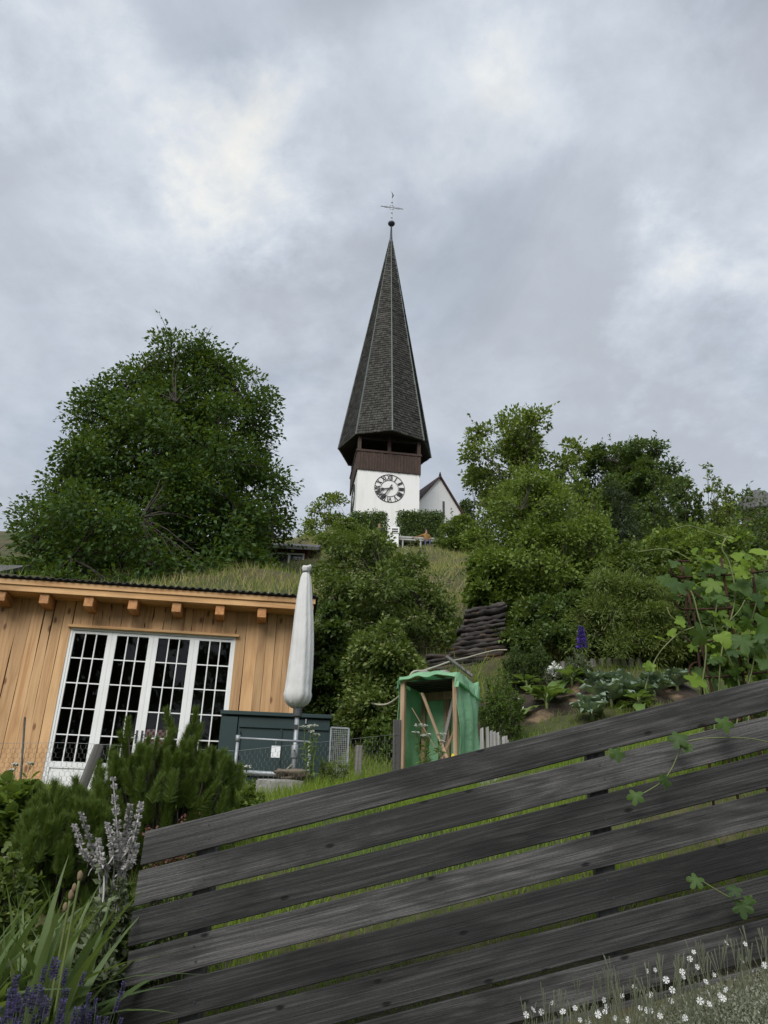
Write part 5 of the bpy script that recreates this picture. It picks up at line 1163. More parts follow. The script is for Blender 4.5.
# ------------------------------------------------------------------ single leaves and flowers of the near plants
def palmate(name, mat, seed, lobes=5, deep=.45):
    """a lobed leaf with toothed edge, cupped, about one unit long, stalk end at the origin"""
    rng = np.random.default_rng(seed); pts = []; n = 40
    for i in range(n+1):
        t = i/n; a = (t*2-1)*math.pi*.90; l = abs(math.cos(a*lobes/2/.90*.98)); r = (.46+.22*math.cos(a*.5))*(1-deep+deep*l**.8)+.022*(i % 2)
        pts.append((r*math.sin(a), .30+r*math.cos(a), 0))
    V = [(0, .30, .03)]+pts; V = [(x, y, .18*abs(x)-.45*(x*x+(y-.3)**2)+.05*math.sin(9*x+seed)+.04*math.sin(11*y+2*seed)) for x, y, z in V]
    F = [(0, i+1, i+2) for i in range(n)]+[(0, n+1, 1)]
    me = npmesh(name, V, F, rng.random()*np.ones(len(F)), smooth=True); me.materials.append(mat); return me
def strap(name, mat, seed, L=1.0, w=.035, bend=.4, n=9, cup=.25):
    """long sword leaf"""
    V = []; rng = np.random.default_rng(seed)
    for i in range(n+1):
        t = i/n; ww = w*(1-t**2.2)*(.75+.6*t*(1-t)*2); y = bend*(t**2.4)*L; z = L*(t-.35*bend*t**3)
        V += [(-ww, y-cup*ww, z), (0, y, z), (ww, y-cup*ww, z)]
    F = [(i*3+j, i*3+j+1, i*3+4+j, i*3+3+j) for i in range(n) for j in range(2)]
    me = npmesh(name, V, F, rng.random()*np.ones(len(F)), smooth=True); me.materials.append(mat); return me
def spoon(name, mat, seed, wave=.06, w=.36, n=8, curl=.25, stalk=.16):
    """broad cabbage-like leaf with wavy rim and a stalk"""
    V = []; rng = np.random.default_rng(seed); m_ = 7
    for i in range(n+1):
        t = i/n; ww = w*max(.05, math.sin(math.pi*min(1, max(0, (t-stalk)/(1.04-stalk)))**.8))+.02
        for j in range(m_):
            s = j/(m_-1)*2-1; V.append((s*ww*(1+.13*math.sin(i*3.3+seed+j)), t+.03*math.sin(j*4+seed), .16*s*s*ww*2-curl*t*t+wave*math.sin(i*2.1+j*2.7+seed)*abs(s)*t))
    F = [(i*m_+j, i*m_+j+1, i*m_+m_+j+1, i*m_+m_+j) for i in range(n) for j in range(m_-1)]
    me = npmesh(name, V, F, rng.random()*np.ones(len(F)), smooth=True); me.materials.append(mat); return me
def orient(pos, d, nrm, s):
    d = Vector(d).normalized(); x = d.cross(Vector(nrm)); x.normalize(); z = x.cross(d)
    return Matrix(((x.x*s, d.x*s, z.x*s, pos[0]), (x.y*s, d.y*s, z.y*s, pos[1]), (x.z*s, d.z*s, z.z*s, pos[2]), (0, 0, 0, 1)))
def veinmat(name, c0, c1, trans, rough=.5):
    return leafmat(name, c0, c1, trans, rough, spec=.4)
M_vine = leafmat('vine_leaf', (0.038, 0.080, 0.024), (0.075, 0.145, 0.026), .38, .55, c2=(0.20, 0.31, 0.035))
M_vinelite = leafmat('young_vine_leaf', (0.12, 0.215, 0.024), (0.22, 0.33, 0.040), .42, .5)
M_stem = plain('green_stem', (0.14, 0.17, 0.055), .6); M_drystem = plain('brown_stem', (0.085, 0.060, 0.035), .8)
M_cab = leafmat('cabbage_leaf', (0.17, 0.245, 0.165), (0.30, 0.375, 0.27), .18, .5); M_chard = leafmat('chard_leaf', (0.10, 0.180, 0.042), (0.19, 0.275, 0.085), .32, .5)
M_iris = leafmat('iris_leaf', (0.085, 0.135, 0.050), (0.165, 0.225, 0.085), .3, .45, c2=(0.24, 0.23, 0.08))
M_silver = leafmat('silver_felt', (0.36, 0.34, 0.355), (0.58, 0.55, 0.565), .15, .95, spec=.05); M_pod = plain('dry_pod', (0.20, 0.145, 0.085), .9)
M_mauve = leafmat('mauve_floret', (0.16, 0.11, 0.14), (0.26, 0.20, 0.24), .2, .9)
M_lav = leafmat('lavender_floret', (0.050, 0.036, 0.13), (0.12, 0.09, 0.26), .2, .8); M_delph = leafmat('larkspur_floret', (0.035, 0.012, 0.19), (0.09, 0.035, 0.36), .25, .7)
M_sedum = leafmat('red_sedum', (0.10, 0.030, 0.030), (0.19, 0.085, 0.06), .15, .8); M_needle = leafmat('pine_needle', (0.050, 0.088, 0.016), (0.115, 0.170, 0.034), .28, .5, c2=(0.17, 0.22, 0.05))
M_gstem = plain('felted_stem', (0.15, 0.165, 0.10), .9)
M_pink = leafmat('pink_petal', (0.35, 0.06, 0.14), (0.50, 0.16, 0.26), .25, .7)
VL = [palmate('leaf', M_vine, 1, 5, .52), palmate('leaf', M_vine, 2, 5, .60), palmate('leaf', M_vine, 3, 3, .48)]; VLY = [palmate('leaf', M_vinelite, 4, 5, .45), palmate('leaf', M_vinelite, 5, 3, .4)]

# rusty trellis and its vine
def trellis():
    Y = 4.95; P = lambda u, v, d=0.0: at(u, v, Y+d); x0 = P(705, 640)[0]; g = H(x0, Y); o = np.array([x0, Y, g]); R = empty('iron_trellis', o, 'rusty iron trellis of bars with curled ends behind the fence', 'trellis')
    def bar(nm, pts, r=.0075): tube_obj(nm, [tuple(p-o) for p in pts], r, M_rust, R, 6)
    def down(pts):
        a, b = np.array(pts[-2]), np.array(pts[-1]); d = b-a; q = b+d*((b[2]-(H(b[0], b[1])-.15))/max(1e-3, -d[2])); return list(pts)+[q]
    for us in (((681, 566), (700, 640), (712, 690)), ((721, 558), (731, 620), (745, 685)), ((752, 568), (756, 600), (764, 640), (775, 690)), ((688, 570), (686, 610), (698, 650), (702, 690))):
        bar('upright', down([P(*q, (.05 if us[0][0] in (688, 752) else 0)) for q in us]), .0085)
    def curl(u, v, r, n=14):   # hook opening to the right
        return [P(u+r-r*math.cos(a)*1.0-r*.0+0, v-r*math.sin(a), -.012) for a in np.linspace(math.pi*.55, -math.pi*.5, n)]
    for (u, v, r, pts) in ((671, 569, 8.5, ((700, 576.5), (740, 574), (790, 569))), (676.5, 602, 7.5, ((700, 609.5), (730, 608), (760, 604), (795, 600))), (689.5, 670, 7.5, ((720, 677), (745, 674), (780, 671)))):
        bar('crossbar', curl(u, v, r)+[P(*q, -.012) for q in pts], .007)
    bar('crossbar', [P(670, 562, .02), P(690, 561, .02)], .006); bar('brace', [P(684, 585, .03), P(712, 606, .03), P(735, 628, .03)], .006); bar('brace', [P(707, 642, .02), P(737, 636, .02), P(760, 620, .02)], .006); bar('brace', [P(682, 635, .03), P(700, 650, .03)], .006)
trellis()
def vine():
    Y = 4.9; rng = np.random.default_rng(14); P = lambda u, v, d=0.0: at(u, v, Y+d); x0 = P(725, 690)[0]; g = H(x0, Y); o = np.array([x0, Y, g]); R = empty('climbing_vine', o, 'leafy bright green climbing vine covering the rusty trellis', 'vine')
    stems = [[(712, 745), (718, 700), (722, 650), (735, 600), (730, 565), (722, 548), (728, 536)], [(745, 745), (750, 700), (748, 640), (760, 590), (768, 555)], [(700, 740), (700, 700), (706, 650), (698, 615), (690, 590), (672, 580)], [(735, 735), (740, 690), (728, 655), (715, 625), (720, 590)], [(765, 740), (770, 690), (765, 640), (775, 600), (770, 560)]]
    for s in stems: tube_obj('stem', [tuple(q-o) for q in smooth_path([P(u, v, .03) for u, v in s])], .006, M_stem, R, 5)
    tend = [[(690, 560), (676, 552), (662, 549), (645, 551), (638, 552)], [(735, 540), (712, 533), (690, 526), (675, 529)], [(752, 640), (755, 650), (752, 670), (747, 688), (738, 705)], [(694, 627), (680, 633), (668, 643), (658, 655), (650, 672), (645, 690)], [(678, 622), (670, 615), (667, 607)], [(745, 600), (738, 612), (722, 628)]]
    for s in tend: tube_obj('tendril', [tuple(q-o) for q in smooth_path([P(u, v, -.05) for u, v in s])], .0042, M_stem, R, 5)
    # leaves: mostly facing the lane and the sky
    spots = [(663, 583, 21, 0), (672, 590, 24, 0), (687, 572, 17, 0), (705, 580, 16, 1), (716, 588, 22, 0), (735, 590, 24, 0), (745, 575, 18, 0), (760, 562, 24, 2), (748, 560, 18, 2), (733, 563, 16, 2), (722, 548, 13, 2), (728, 540, 10, 2), (738, 543, 11, 2), (712, 556, 13, 2), (702, 563, 14, 2), (692, 556, 9, 2), (765, 585, 22, 0), (755, 600, 20, 0), (722, 602, 18, 0), (704, 600, 14, 1), (711, 616, 15, 2), (725, 625, 17, 1), (703, 637, 26, 0), (720, 640, 20, 0), (740, 645, 28, 0), (757, 650, 24, 0), (765, 625, 24, 0), (748, 625, 18, 1), (676, 622, 11, 2), (685, 628, 12, 2), (661, 643, 13, 2), (670, 640, 12, 2), (652, 668, 13, 2), (646, 672, 10, 2), (690, 690, 24, 2), (722, 660, 16, 1), (735, 672, 14, 1), (708, 665, 12, 1), (765, 665, 18, 0), (758, 640, 16, 1), (730, 655, 16, 0), (690, 585, 12, 1), (678, 600, 10, 1), (695, 648, 12, 1), (745, 610, 16, 1), (770, 600, 20, 0), (770, 640, 20, 0), (675, 565, 13, 0)]
    ex = [(float(rng.uniform(700, 790)), float(rng.uniform(565, 690)), float(rng.uniform(9, 18)), int(rng.integers(0, 3))) for _ in range(210)]
    for i, (u, v, s, kind) in enumerate(spots+ex):
        d = rng.uniform(-.16, .05) if i < len(spots) else rng.uniform(.02, .28); p = P(u, v-s*.35, d)-o; size = s/pxm(p+o)*.82
        me = VLY[i % 2] if kind == 2 else VL[i % 3]
        dr = (rng.normal(0, .55), rng.normal(-.25, .3), -.8+rng.normal(0, .3)) if kind != 2 else (rng.normal(0, .8), rng.normal(-.3, .4), rng.normal(-.1, .5))
        inst('leaf', me, R, orient(p, dr, (rng.normal(0, .35), -.75+rng.normal(0, .2), .62), size))
vine()
def sprays():
    """runners of the vine hanging over the fence boards"""
    data = [([(768, 742), (744, 738), (710, 738), (690, 741), (682, 745), (672, 768), (660, 783), (640, 795)], [(722, 722, 13), (680, 738, 14), (664, 779, 12), (636, 795, 12), (615, 752, 12), (688, 746, 9)], 3.80), ([(702, 881), (715, 889), (733, 899), (745, 901)], [(698, 880, 12), (737, 890, 11), (742, 905, 14), (748, 899, 9)], 3.78)]
    rng = np.random.default_rng(7)
    for k, (st, lv, Y) in enumerate(data):
        o = at(st[-1][0], st[-1][1], Y); R = empty('vine_runner', o, ['thin vine runner with small leaves trailing over the upper fence boards', 'short vine runner poking through a lower fence gap at the right'][k], 'vine')
        tube_obj('stem', [tuple(q-o) for q in smooth_path([at(u, v, Y) for u, v in st])], .003, M_stem, R, 5)
        for (u, v, s) in lv:
            p = at(u, v-s*.3, Y-.02)-o; inst('leaf', VL[int(rng.integers(0, 2))], R, orient(p, (rng.normal(0, .5), -.2, -.8), (rng.normal(0, .4), -.8, .5), s/pxm(p+o)*1.2))
sprays()

# vegetable bed
def cabbage(u, v, size, label, mat, seed, n=19, up=.75, w=.36):
    p = G(u, v, 8); p[2] = H(p[0], p[1])+.04; rng = np.random.default_rng(seed); R = empty('cabbage' if mat is M_cab else 'chard_plant', p, label, 'cabbage' if mat is M_cab else 'vegetable', 'plants in the vegetable bed')
    ms = [spoon('leaf', mat, seed*5+k, .16 if mat is M_cab else .09, w, curl=.25 if mat is M_cab else .62, stalk=.16 if mat is M_cab else .42) for k in range(4)]
    tube_obj('stalk', [(0, 0, -.06), (0, 0, .16)], .025, M_stem, R)
    for i in range(n):
        a = i*2.4+rng.normal(0, .2); k = i/n; el = up*(1.5-1.2*k)+rng.normal(0, .1); d = (math.cos(a)+rng.normal(0, .18), math.sin(a)+rng.normal(0, .18), max(.05, el*1.3+rng.normal(0, .25 if mat is M_cab else .5))); s = size*(.50+.42*k)*rng.uniform(.75, 1.15)
        inst('leaf', ms[i % 4], R, orient((0, 0, .05+.10*(1-k)), d, (-math.cos(a)*.7, -math.sin(a)*.7, 1), s))
for i, (u, v, s, lb) in enumerate(((592, 722, .42, 'blue green cabbage at the left front of the bed by the fence'), (612, 709, .44, 'broad blue green cabbage in the middle of the bed'), (632, 703, .44, 'blue green cabbage behind the two front ones'), (618, 695, .40, 'blue green cabbage at the back of the bed'), (655, 700, .46, 'large pale cabbage at the right end of the bed'), (678, 694, .42, 'cabbage close beside the trellis vine'), (600, 697, .36, 'small cabbage at the back left of the bed'))): cabbage(u, v, s, lb, M_cab, 80+i)
for i, (u, v, s, lb) in enumerate(((547, 712, .50, 'tall leafy chard plant with pale stalks on the bare soil'), (572, 690, .42, 'green chard plant behind the tall one'), (527, 694, .34, 'low chard plant beside the herb bush'), (640, 712, .34, 'yellow green leafy plant low by the fence top'))): cabbage(u, v, s, lb, M_chard, 95+i, 18, .95, .26)
def larkspur():
    p = G(582, 690, 9); p = at(582, 680, 12.0); g = H(p[0], 12.0); R, C, rng = put_shrub('larkspur', 'larkspur with one deep purple flower spike behind the bed', 566, 592, 652, 12.0, LM['grey'], 88, 34, 6, 12, .07, cat='flower', vmid=670, tpl=T_NARROW, lean=.1, bare=.05, upright=1.2, tw=.22, stemr=.005, foot=.7)
    t = at(581, 627, 12.0); b = at(582, 648, 12.0); o = np.array(R.location); tube_obj('flower_stem', [tuple(np.array([b[0], b[1], g-.05])-o), tuple(b-o), tuple(t-o)], .006, M_stem, R)
    n = 520; f = rng.random(n); a = rng.uniform(0, 6.28, n); r = (.052*(1-f*.75)+.008)*rng.uniform(.6, 1.1, n); Cc = (b+(t-b)*f[:, None])-o; Q = Cc+np.stack([r*np.cos(a), r*np.sin(a), np.zeros(n)], 1)
    link('flower_spike', leafmesh('flower_spike', Q, np.stack([np.cos(a), np.sin(a), rng.normal(0, .5, n)], 1)+rng.normal(0, .4, (n, 3)), rng.normal(0, .5, (n, 3))+np.array([0, -.6, .4]), .034*rng.uniform(.7, 1.2, n), T_WIDE, rng), M_delph, R)
larkspur()
def clump_flowers(name, label, u, v, w, h, nf, mat, seed, Y=None, leaf=None, ls=.05, fs=.03):
    p = G(u, v, 6) if Y is None else at(u, v, Y); p[2] = H(p[0], p[1]); rng = np.random.default_rng(seed)
    R, C, rng = shrub(name, label, 'flower', p, h, w, 40, 4, 8, ls, leaf or LM['grey'], seed, tpl=T_NARROW, lean=.2, bare=.05, upright=1.2, tw=.25, stemr=.004, foot=.7)
    top = C[np.argsort(-C[:, 2]+rng.normal(0, .05, len(C)))[:nf*4]]; top = top[rng.choice(len(top), nf, replace=False)]; Q = np.repeat(top, 8, 0)+rng.normal(0, .016, (nf*8, 3)); n = len(Q)
    tag(link('blossom', leafmesh('blossom', Q+np.array([0, -.03, .02]), rng.normal(0, 1, (n, 3)), rng.normal(0, .5, (n, 3))+np.array([0, -.5, .7]), fs*rng.uniform(.7, 1.2, n), T_WIDE, rng), mat, R), kind='stuff'); return R
clump_flowers('white_flower_clump', 'small clump of white flowers between rosemary and larkspur', 556, 690, .20, .38, 30, LM['white'], 89, Y=12.0)
clump_flowers('pink_flower_clump', 'pink flowers low behind the rusty trellis', 722, 700, .18, .45, 22, M_pink, 90, Y=6.0, leaf=LM['herb'])
clump_flowers('pink_flower_clump', 'second little clump of crimson flowers under the vine by the fence', 755, 700, .16, .40, 16, M_pink, 91, Y=6.0, leaf=LM['herb'])
def stump_edge():
    rng = random.Random(3); c = at(605, 682, 12.6); R = empty('log_edging', (c[0], 12.6, H(c[0], 12.6)), 'short grey upright logs edging the back of the vegetable bed', 'edging')
    for k in range(11):
        u = 565+k*7.5+rng.uniform(-1.5, 1.5); q = at(u, 680, 12.6); h = at(u, 668+rng.uniform(-4, 5)-k*.3, 12.6)[2]; g = H(q[0], 12.6)
        MB().lathe([(.045, g-.1-H(c[0], 12.6)), (.05, (h+g)/2-H(c[0], 12.6)), (.04, max(h, g+.12)-H(c[0], 12.6))], 8, lambda a, t: 1+.1*math.sin(3*a+k), q[0]-c[0], 0).build('log', M_greylath, R)
stump_edge()

# ------------------------------------------------------------------ plants in front at the left
def pine(label, u0, u1, vt, vb, Y, ns, seed, tall):
    rng = np.random.default_rng(seed); c = at((u0+u1)/2, vb, Y); g = H(c[0], Y); R = empty('mountain_pine', (c[0], Y, g), label, 'pine'); o = np.array([c[0], Y, g])
    paths = []; rads = []
    W = (at(u1, (vt+vb)/2, Y)[0]-at(u0, (vt+vb)/2, Y)[0])/2; hm = at((u0+u1)/2, vt, Y)[2]-g
    for i in range(ns):
        if i < len(tall): u, v = tall[i]; p = at(u, v, Y+rng.uniform(-.15, .1))-o; L = rng.uniform(.20, .26)
        else:
            a = rng.uniform(0, 6.283); k = math.sqrt(rng.random()); x = W*k*math.cos(a)*.97; y = .42*k*math.sin(a); p = np.array([x, y-.05, hm*(1.02-.22*k*k)*(1-.92*rng.random()**1.5)]); L = rng.uniform(.17, .25)
        d = unit(np.array([p[0]*.30+rng.normal(0, .16), p[1]*.3+rng.normal(0, .16)-.05, 1.0])); root = p-d*L
        inst('shoot', PINE[int(rng.integers(0, 4))], R, orient(root, d, (rng.normal(), rng.normal(), .01), L))
        paths.append(bez((p[0]*.45, p[1]*.3, -.1), root+d*L*.6, .0, rng, 5, .02)); rads.append(np.linspace(.014, .005, 5))
    link('branches', tubes_mesh('branches', paths, rads, 5), M_bark, R)
def pine_shoot(seed):
    rng = np.random.default_rng(seed); n = 640; t = rng.random(n)**.9*1.02-.1; a = rng.uniform(0, 6.283, n); C = np.stack([.02*np.cos(a), t*.95, .02*np.sin(a)], 1)
    D = np.stack([np.cos(a)*(.85-.35*t), .75+.35*t, np.sin(a)*(.85-.35*t)], 1)+rng.normal(0, .18, (n, 3)); me = leafmesh('shoot', C, D, rng.normal(0, 1, (n, 3)), .30*rng.uniform(.75, 1.2, n)*(1.1-.30*t), (T_BLADE[0]*np.array([.95, 1, 1]), T_BLADE[1]), rng); me.materials.append(M_needle); return me
PINE = [pine_shoot(200+k) for k in range(4)]
pine('dwarf mountain pine with tall upright shoots before the glazed doors', 88, 236, 736, 840, 6.6, 330, 111, [(128, 716), (165, 707), (172, 728), (196, 706), (202, 722), (190, 724), (150, 735), (218, 750), (228, 775), (208, 752), (140, 745), (120, 730), (112, 745), (176, 745), (160, 757), (225, 748), (185, 758), (232, 770)])
pine('lower dark mountain pine left of the taller one', 18, 112, 786, 865, 6.0, 230, 112, [(55, 778), (75, 775), (40, 790), (98, 780), (30, 800), (88, 800), (64, 790)])
put_shrub('leafy_border_bush', 'bright green broad leaved bush at the left edge below the shed', -30, 62, 776, 6.6, LM['fresh'], 113, 70, 7, 11, .085, vmid=805, tpl=T_WIDE, lean=.3, bare=.02, tw=.34, stemr=.006, foot=.7)
put_shrub('pale_groundcover', 'pale green low leaves around the stone at the left edge', -25, 45, 836, 4.9, LM['willow'], 114, 60, 6, 9, .04, cat='plant', vmid=855, tpl=T_WIDE, lean=.4, bare=.02, tw=.5, stemr=.004, foot=.7, gnd=None)
def edge_stone():
    p = G(12, 872, 2.5, 8); g = H(p[0], p[1]); V, F = blob((.12, .10, .07), 12, .2, 3, 1.3); o = pyobj('border_stone', V, F, M_stone, None, True); o.location = (p[0], p[1], g+.04); tag(o, 'rounded grey brown stone among leaves at the left edge', 'stone')
edge_stone()
def iris():
    rng = np.random.default_rng(120); Y = 3.7; c = at(62, 985, Y); g = H(c[0], Y); R = empty('iris_clump', (c[0], Y, g), 'clump of long sword shaped iris leaves at the lower left', 'iris'); o = np.array([c[0], Y, g])
    ms = [strap('leaf', M_iris, 130+k, 1.0, .030+.005*(k % 3), (.15, .35, .6, .9, .25)[k % 5], 10) for k in range(10)]
    tips = [(122, 862), (102, 870), (88, 880), (72, 868), (58, 878), (40, 872), (25, 886), (12, 900), (3, 915), (0, 940), (55, 905), (70, 905), (84, 915), (95, 900), (110, 895), (35, 905), (18, 925), (46, 930), (62, 925), (78, 935), (100, 925), (116, 915), (6, 965), (28, 950)]
    hi = at(60, 872, Y)[2]-g
    for i in range(120):
        k = int(rng.integers(0, 10)); a = rng.uniform(-math.pi, math.pi); x, y = rng.uniform(-.52, .0), rng.uniform(-.12, .40)
        L = hi*rng.uniform(.72, 1.22)*(1-.25*abs(x)); rz = a; M = Matrix.Translation((x, y, -.03)) @ Matrix.Rotation(rng.normal(0, .20)-x*.5*0, 4, 'X') @ Matrix.Rotation(min(.03-.3*max(0, x+.2), (x+.20)*.9+rng.normal(0, .12)), 4, 'Y') @ Matrix.Rotation(rz, 4, 'Z') @ Matrix.Diagonal((1, L, L, 1))
        inst('leaf', ms[k], R, M)
    for (u, v, ub) in ((80, 876, 66), (71, 895, 60)):
        t = at(u, v, Y-.1)-o; b = np.array([at(ub, 990, Y)[0]-o[0], -.05, 0]); st = smooth_path([b, b*.5+t*.5+np.array([-.01, 0, 0]), t]); tube_obj('flower_stalk', [tuple(q) for q in st], .006, M_stem, R)
        V, F = blob((.012, .012, .022), u, .15, 2); po = pyobj('seed_pod', [v_+Vector(t) for v_ in V], F, M_pod, R, True)
        V, F = blob((.010, .010, .018), u+3, .15, 2); pyobj('seed_pod', [v_+Vector(t)+Vector((-.016, 0, -.045)) for v_ in V], F, M_pod, R, True)
iris()
def lambs_ear():
    rng = np.random.default_rng(140); Y = 4.25; c = at(112, 900, Y); g = H(c[0], Y); R = empty('lambs_ear', (c[0], Y, g), 'silvery felted plant with tall whitish flower spikes left of the fence', 'plant'); o = np.array([c[0], Y, g])
    sp = [((113, 779), (117, 830), (118, 880)), ((81, 814), (92, 850), (104, 890)), ((74, 826), (84, 855), (100, 890)), ((107, 824), (113, 850), (112, 890)), ((130, 806), (127, 830), (120, 880)), ((141, 804), (136, 828), (124, 880)), ((119, 838), (121, 860), (117, 890)), ((98, 840), (102, 865), (106, 890)), ((137, 845), (130, 865), (120, 890))]
    for k, s in enumerate(sp):
        q = [at(u, v, Y+rng.uniform(-.1, .1))-o for u, v in s]; q.append(np.array([q[-1][0]*.8, q[-1][1], -.05])); pth = np.array(smooth_path(q, 8)); rad = np.linspace(.003, .0055, len(pth))
        link('flower_stalk', tubes_mesh('flower_stalk', [pth], [rad], 6), M_silver, R)
        # felted whorls up the stalk
        m_ = 460; f = rng.random(m_)**1.1*.55; f = np.round(f*13)/13+rng.normal(0, .012, m_); f = np.clip(f, 0, .66); idx = f*(len(pth)-1); C = np.stack([np.interp(idx, np.arange(len(pth)), pth[:, j]) for j in range(3)], 1); a = rng.uniform(0, 6.283, m_); D = np.stack([np.cos(a), np.sin(a), rng.normal(.5, .3, m_)], 1)
        C += D*.006; wd = np.clip(.6+1.2*f, .5, 1.0); ob = link('flower_spike', leafmesh('flower_spike', C, D, rng.normal(0, 1, (m_, 3))+np.array([0, 0, .6]), .019*wd*rng.uniform(.7, 1.2, m_), T_LEAF, rng), M_silver, R)
        for _ in range(7):
            ff = rng.uniform(.3, .98); ii = ff*(len(pth)-1); b = [float(np.interp(ii, np.arange(len(pth)), pth[:, j])) for j in range(3)]; a = rng.uniform(0, 6.283)
            inst('leaf', LAMB[int(rng.integers(0, 3))], R, orient(b, (math.cos(a), math.sin(a)*.7-.2, rng.normal(-.55, .45)), (0, -.3, 1), rng.uniform(.025, .055)))
LAMB = [spoon('leaf', M_silver, 300+k, .03, .12, 6, .5) for k in range(3)]
lambs_ear()
put_shrub('silver_groundcover', 'felted silver leaves massed round the foot of the silvery spikes', 84, 140, 852, 4.3, LM['grey'], 153, 34, 7, 9, .045, cat='plant', vmid=880, lean=.3, bare=.25, tw=.34, stemr=.003, foot=.5, oval=.5, stem_mat=M_gstem, tpl=T_LEAF)
put_shrub('oregano_bush', 'green herb bush with small leaves between the iris and the fence', 84, 146, 876, 4.35, LM['herb'], 150, 70, 6, 10, .042, cat='herb', vmid=940, lean=.25, bare=.0, tw=.3, stemr=.004, foot=.6, oval=.6)
put_shrub('oregano_bush', 'darker small leaved herb in front of the fence end', 78, 128, 925, 4.25, LM['elder'], 151, 60, 6, 10, .035, cat='herb', vmid=970, lean=.25, bare=.0, tw=.3, stemr=.004, foot=.6, oval=.5)
put_shrub('catmint', 'loose grey green herb hiding the foot of the silvery spikes', 74, 124, 890, 4.12, LM['grey'], 152, 60, 6, 10, .04, cat='herb', vmid=930, lean=.25, bare=.0, tw=.3, stemr=.004, foot=.6, oval=.5)
def lavender(label, u0, u1, vt, Y, n, seed):
    rng = np.random.default_rng(seed); c = at((u0+u1)/2, 1000, Y); g = H(c[0], Y); R = empty('lavender', (c[0], Y, g), label, 'lavender'); W = (at(u1, 990, Y)[0]-at(u0, 990, Y)[0])/2; zt = at((u0+u1)/2, vt, Y)[2]-g
    paths = []; rads = []
    for i in range(n):
        x = rng.uniform(-W, W); y = rng.uniform(-.28, .28); t = np.array([x*1.05+rng.normal(0, .03), y*1.1, zt*(1-.28*(abs(x)/W)**2)*rng.uniform(.70, 1.04)]); b = np.array([x*.55, y*.5, -.03]); p = bez(b, t, .0, rng, 4, .015); paths.append(p); rads.append([.002, .0018, .0015, .0012])
        inst('flower_spike', LAVS[i % 4], R, orient(t-np.array([0, 0, .035]), t-p[-2]+np.array([0, 0, .02]), (1, .1, 0), rng.uniform(.035, .055)))
    link('stems', tubes_mesh('stems', paths, rads, 3), M_lavstem, R)
    m_ = 2600; f = rng.random(m_); x = rng.uniform(-W, W, m_)*(.5+.5*f); y = rng.uniform(-.3, .3, m_)*(.5+.5*f); C = np.stack([x, y, f*zt*.72], 1)
    tag(link('foliage', leafmesh('foliage', C, rng.normal(0, .35, (m_, 3))+np.array([0, 0, 1]), rng.normal(0, 1, (m_, 3)), .055*rng.uniform(.6, 1.3, m_), T_NARROW, rng), LM['grey'], R), kind='stuff')
def lav_spike(seed):
    rng = np.random.default_rng(seed); n = 90; f = np.round(rng.random(n)*6)/6; a = rng.uniform(0, 6.283, n); r = .10*(1-.5*f); C = np.stack([r*np.cos(a), f, r*np.sin(a)], 1)*np.array([.5, 1, .5]); me = leafmesh('flower_spike', C, np.stack([np.cos(a), .8+0*a, np.sin(a)], 1), rng.normal(0, 1, (n, 3)), np.full(n, .24), T_LEAF, rng); me.materials.append(M_lav); return me
LAVS = [lav_spike(400+k) for k in range(4)]; M_lavstem = plain('lavender_stem', (0.085, 0.10, 0.065), .8)
lavender('lavender bush with purple spikes in the lower left corner', -25, 58, 978, 2.75, 120, 160)
lavender('smaller lavender bush between the corner one and the fence', 44, 104, 1002, 2.95, 60, 161)
def sedum_row():
    for k, (u, v) in enumerate(((158, 826), (178, 818), (196, 812))):
        p = at(u, v+12, 4.75); g = H(p[0], 4.75); clump_flowers('red_sedum', ['leftmost tuft of red tipped sedum above the fence corner', 'middle tuft of red tipped sedum above the fence', 'rightmost tuft of red tipped sedum below the pine'][k], u, v, .10, at(u, v, 4.75)[2]-g+.02, 26, M_sedum, 170+k, Y=4.75, leaf=LM['herb'], ls=.03, fs=.02)
sedum_row()
def yarrow(label, u, v, Y, heads, seed, lush=True):
    rng = np.random.default_rng(seed); c = at(u, v, Y); g = H(c[0], Y); R = empty('yarrow', (c[0], Y, g), label, 'flower'); o = np.array([c[0], Y, g]); paths = []; rads = []
    C = []; D = []
    for (hu, hv, w) in heads:
        t = at(hu, hv, Y+rng.uniform(-.05, .05))-o; p = bez((t[0]*.3, t[1]*.3, -.05), t, .0, rng, 6, .012); paths.append(p); rads.append(np.linspace(.005, .002, 6)); r = w/pxm(t+o)/2
        m_ = 60; a = rng.uniform(0, 6.283, m_); k = r*np.sqrt(rng.random(m_)); Q = t+np.stack([k*np.cos(a), k*np.sin(a), .012*rng.random(m_)-k*k*1.0], 1)
        link('flower_head', leafmesh('flower_head', Q, rng.normal(0, 1, (m_, 3))*np.array([1, 1, .2]), rng.normal(0, .25, (m_, 3))+np.array([0, 0, 1]), np.full(m_, .022), T_WIDE, rng), LM['white'], R)
        for q in range(6): e = t+np.array([r*.8*math.cos(q), r*.8*math.sin(q), -.004]); paths.append(np.array([t-np.array([0, 0, .05]), (t+e)/2-np.array([0, 0, .02]), e])); rads.append([.002]*3)
        m_ = 40; f = rng.random(m_)*.85; C.append(np.stack([np.interp(f*5, np.arange(6), p[:, j]) for j in range(3)], 1)); D.append(rng.normal(0, 1, (m_, 3))+np.array([0, 0, .6]))
    link('stems', tubes_mesh('stems', paths, rads, 4), M_stem, R); C = np.concatenate(C); D = np.concatenate(D); n = len(C)
    link('foliage', leafmesh('foliage', C, D, rng.normal(0, .5, (n, 3))+np.array([0, 0, 1]), .09*rng.uniform(.5, 1.2, n), T_NARROW, rng), LM['herb'], R)
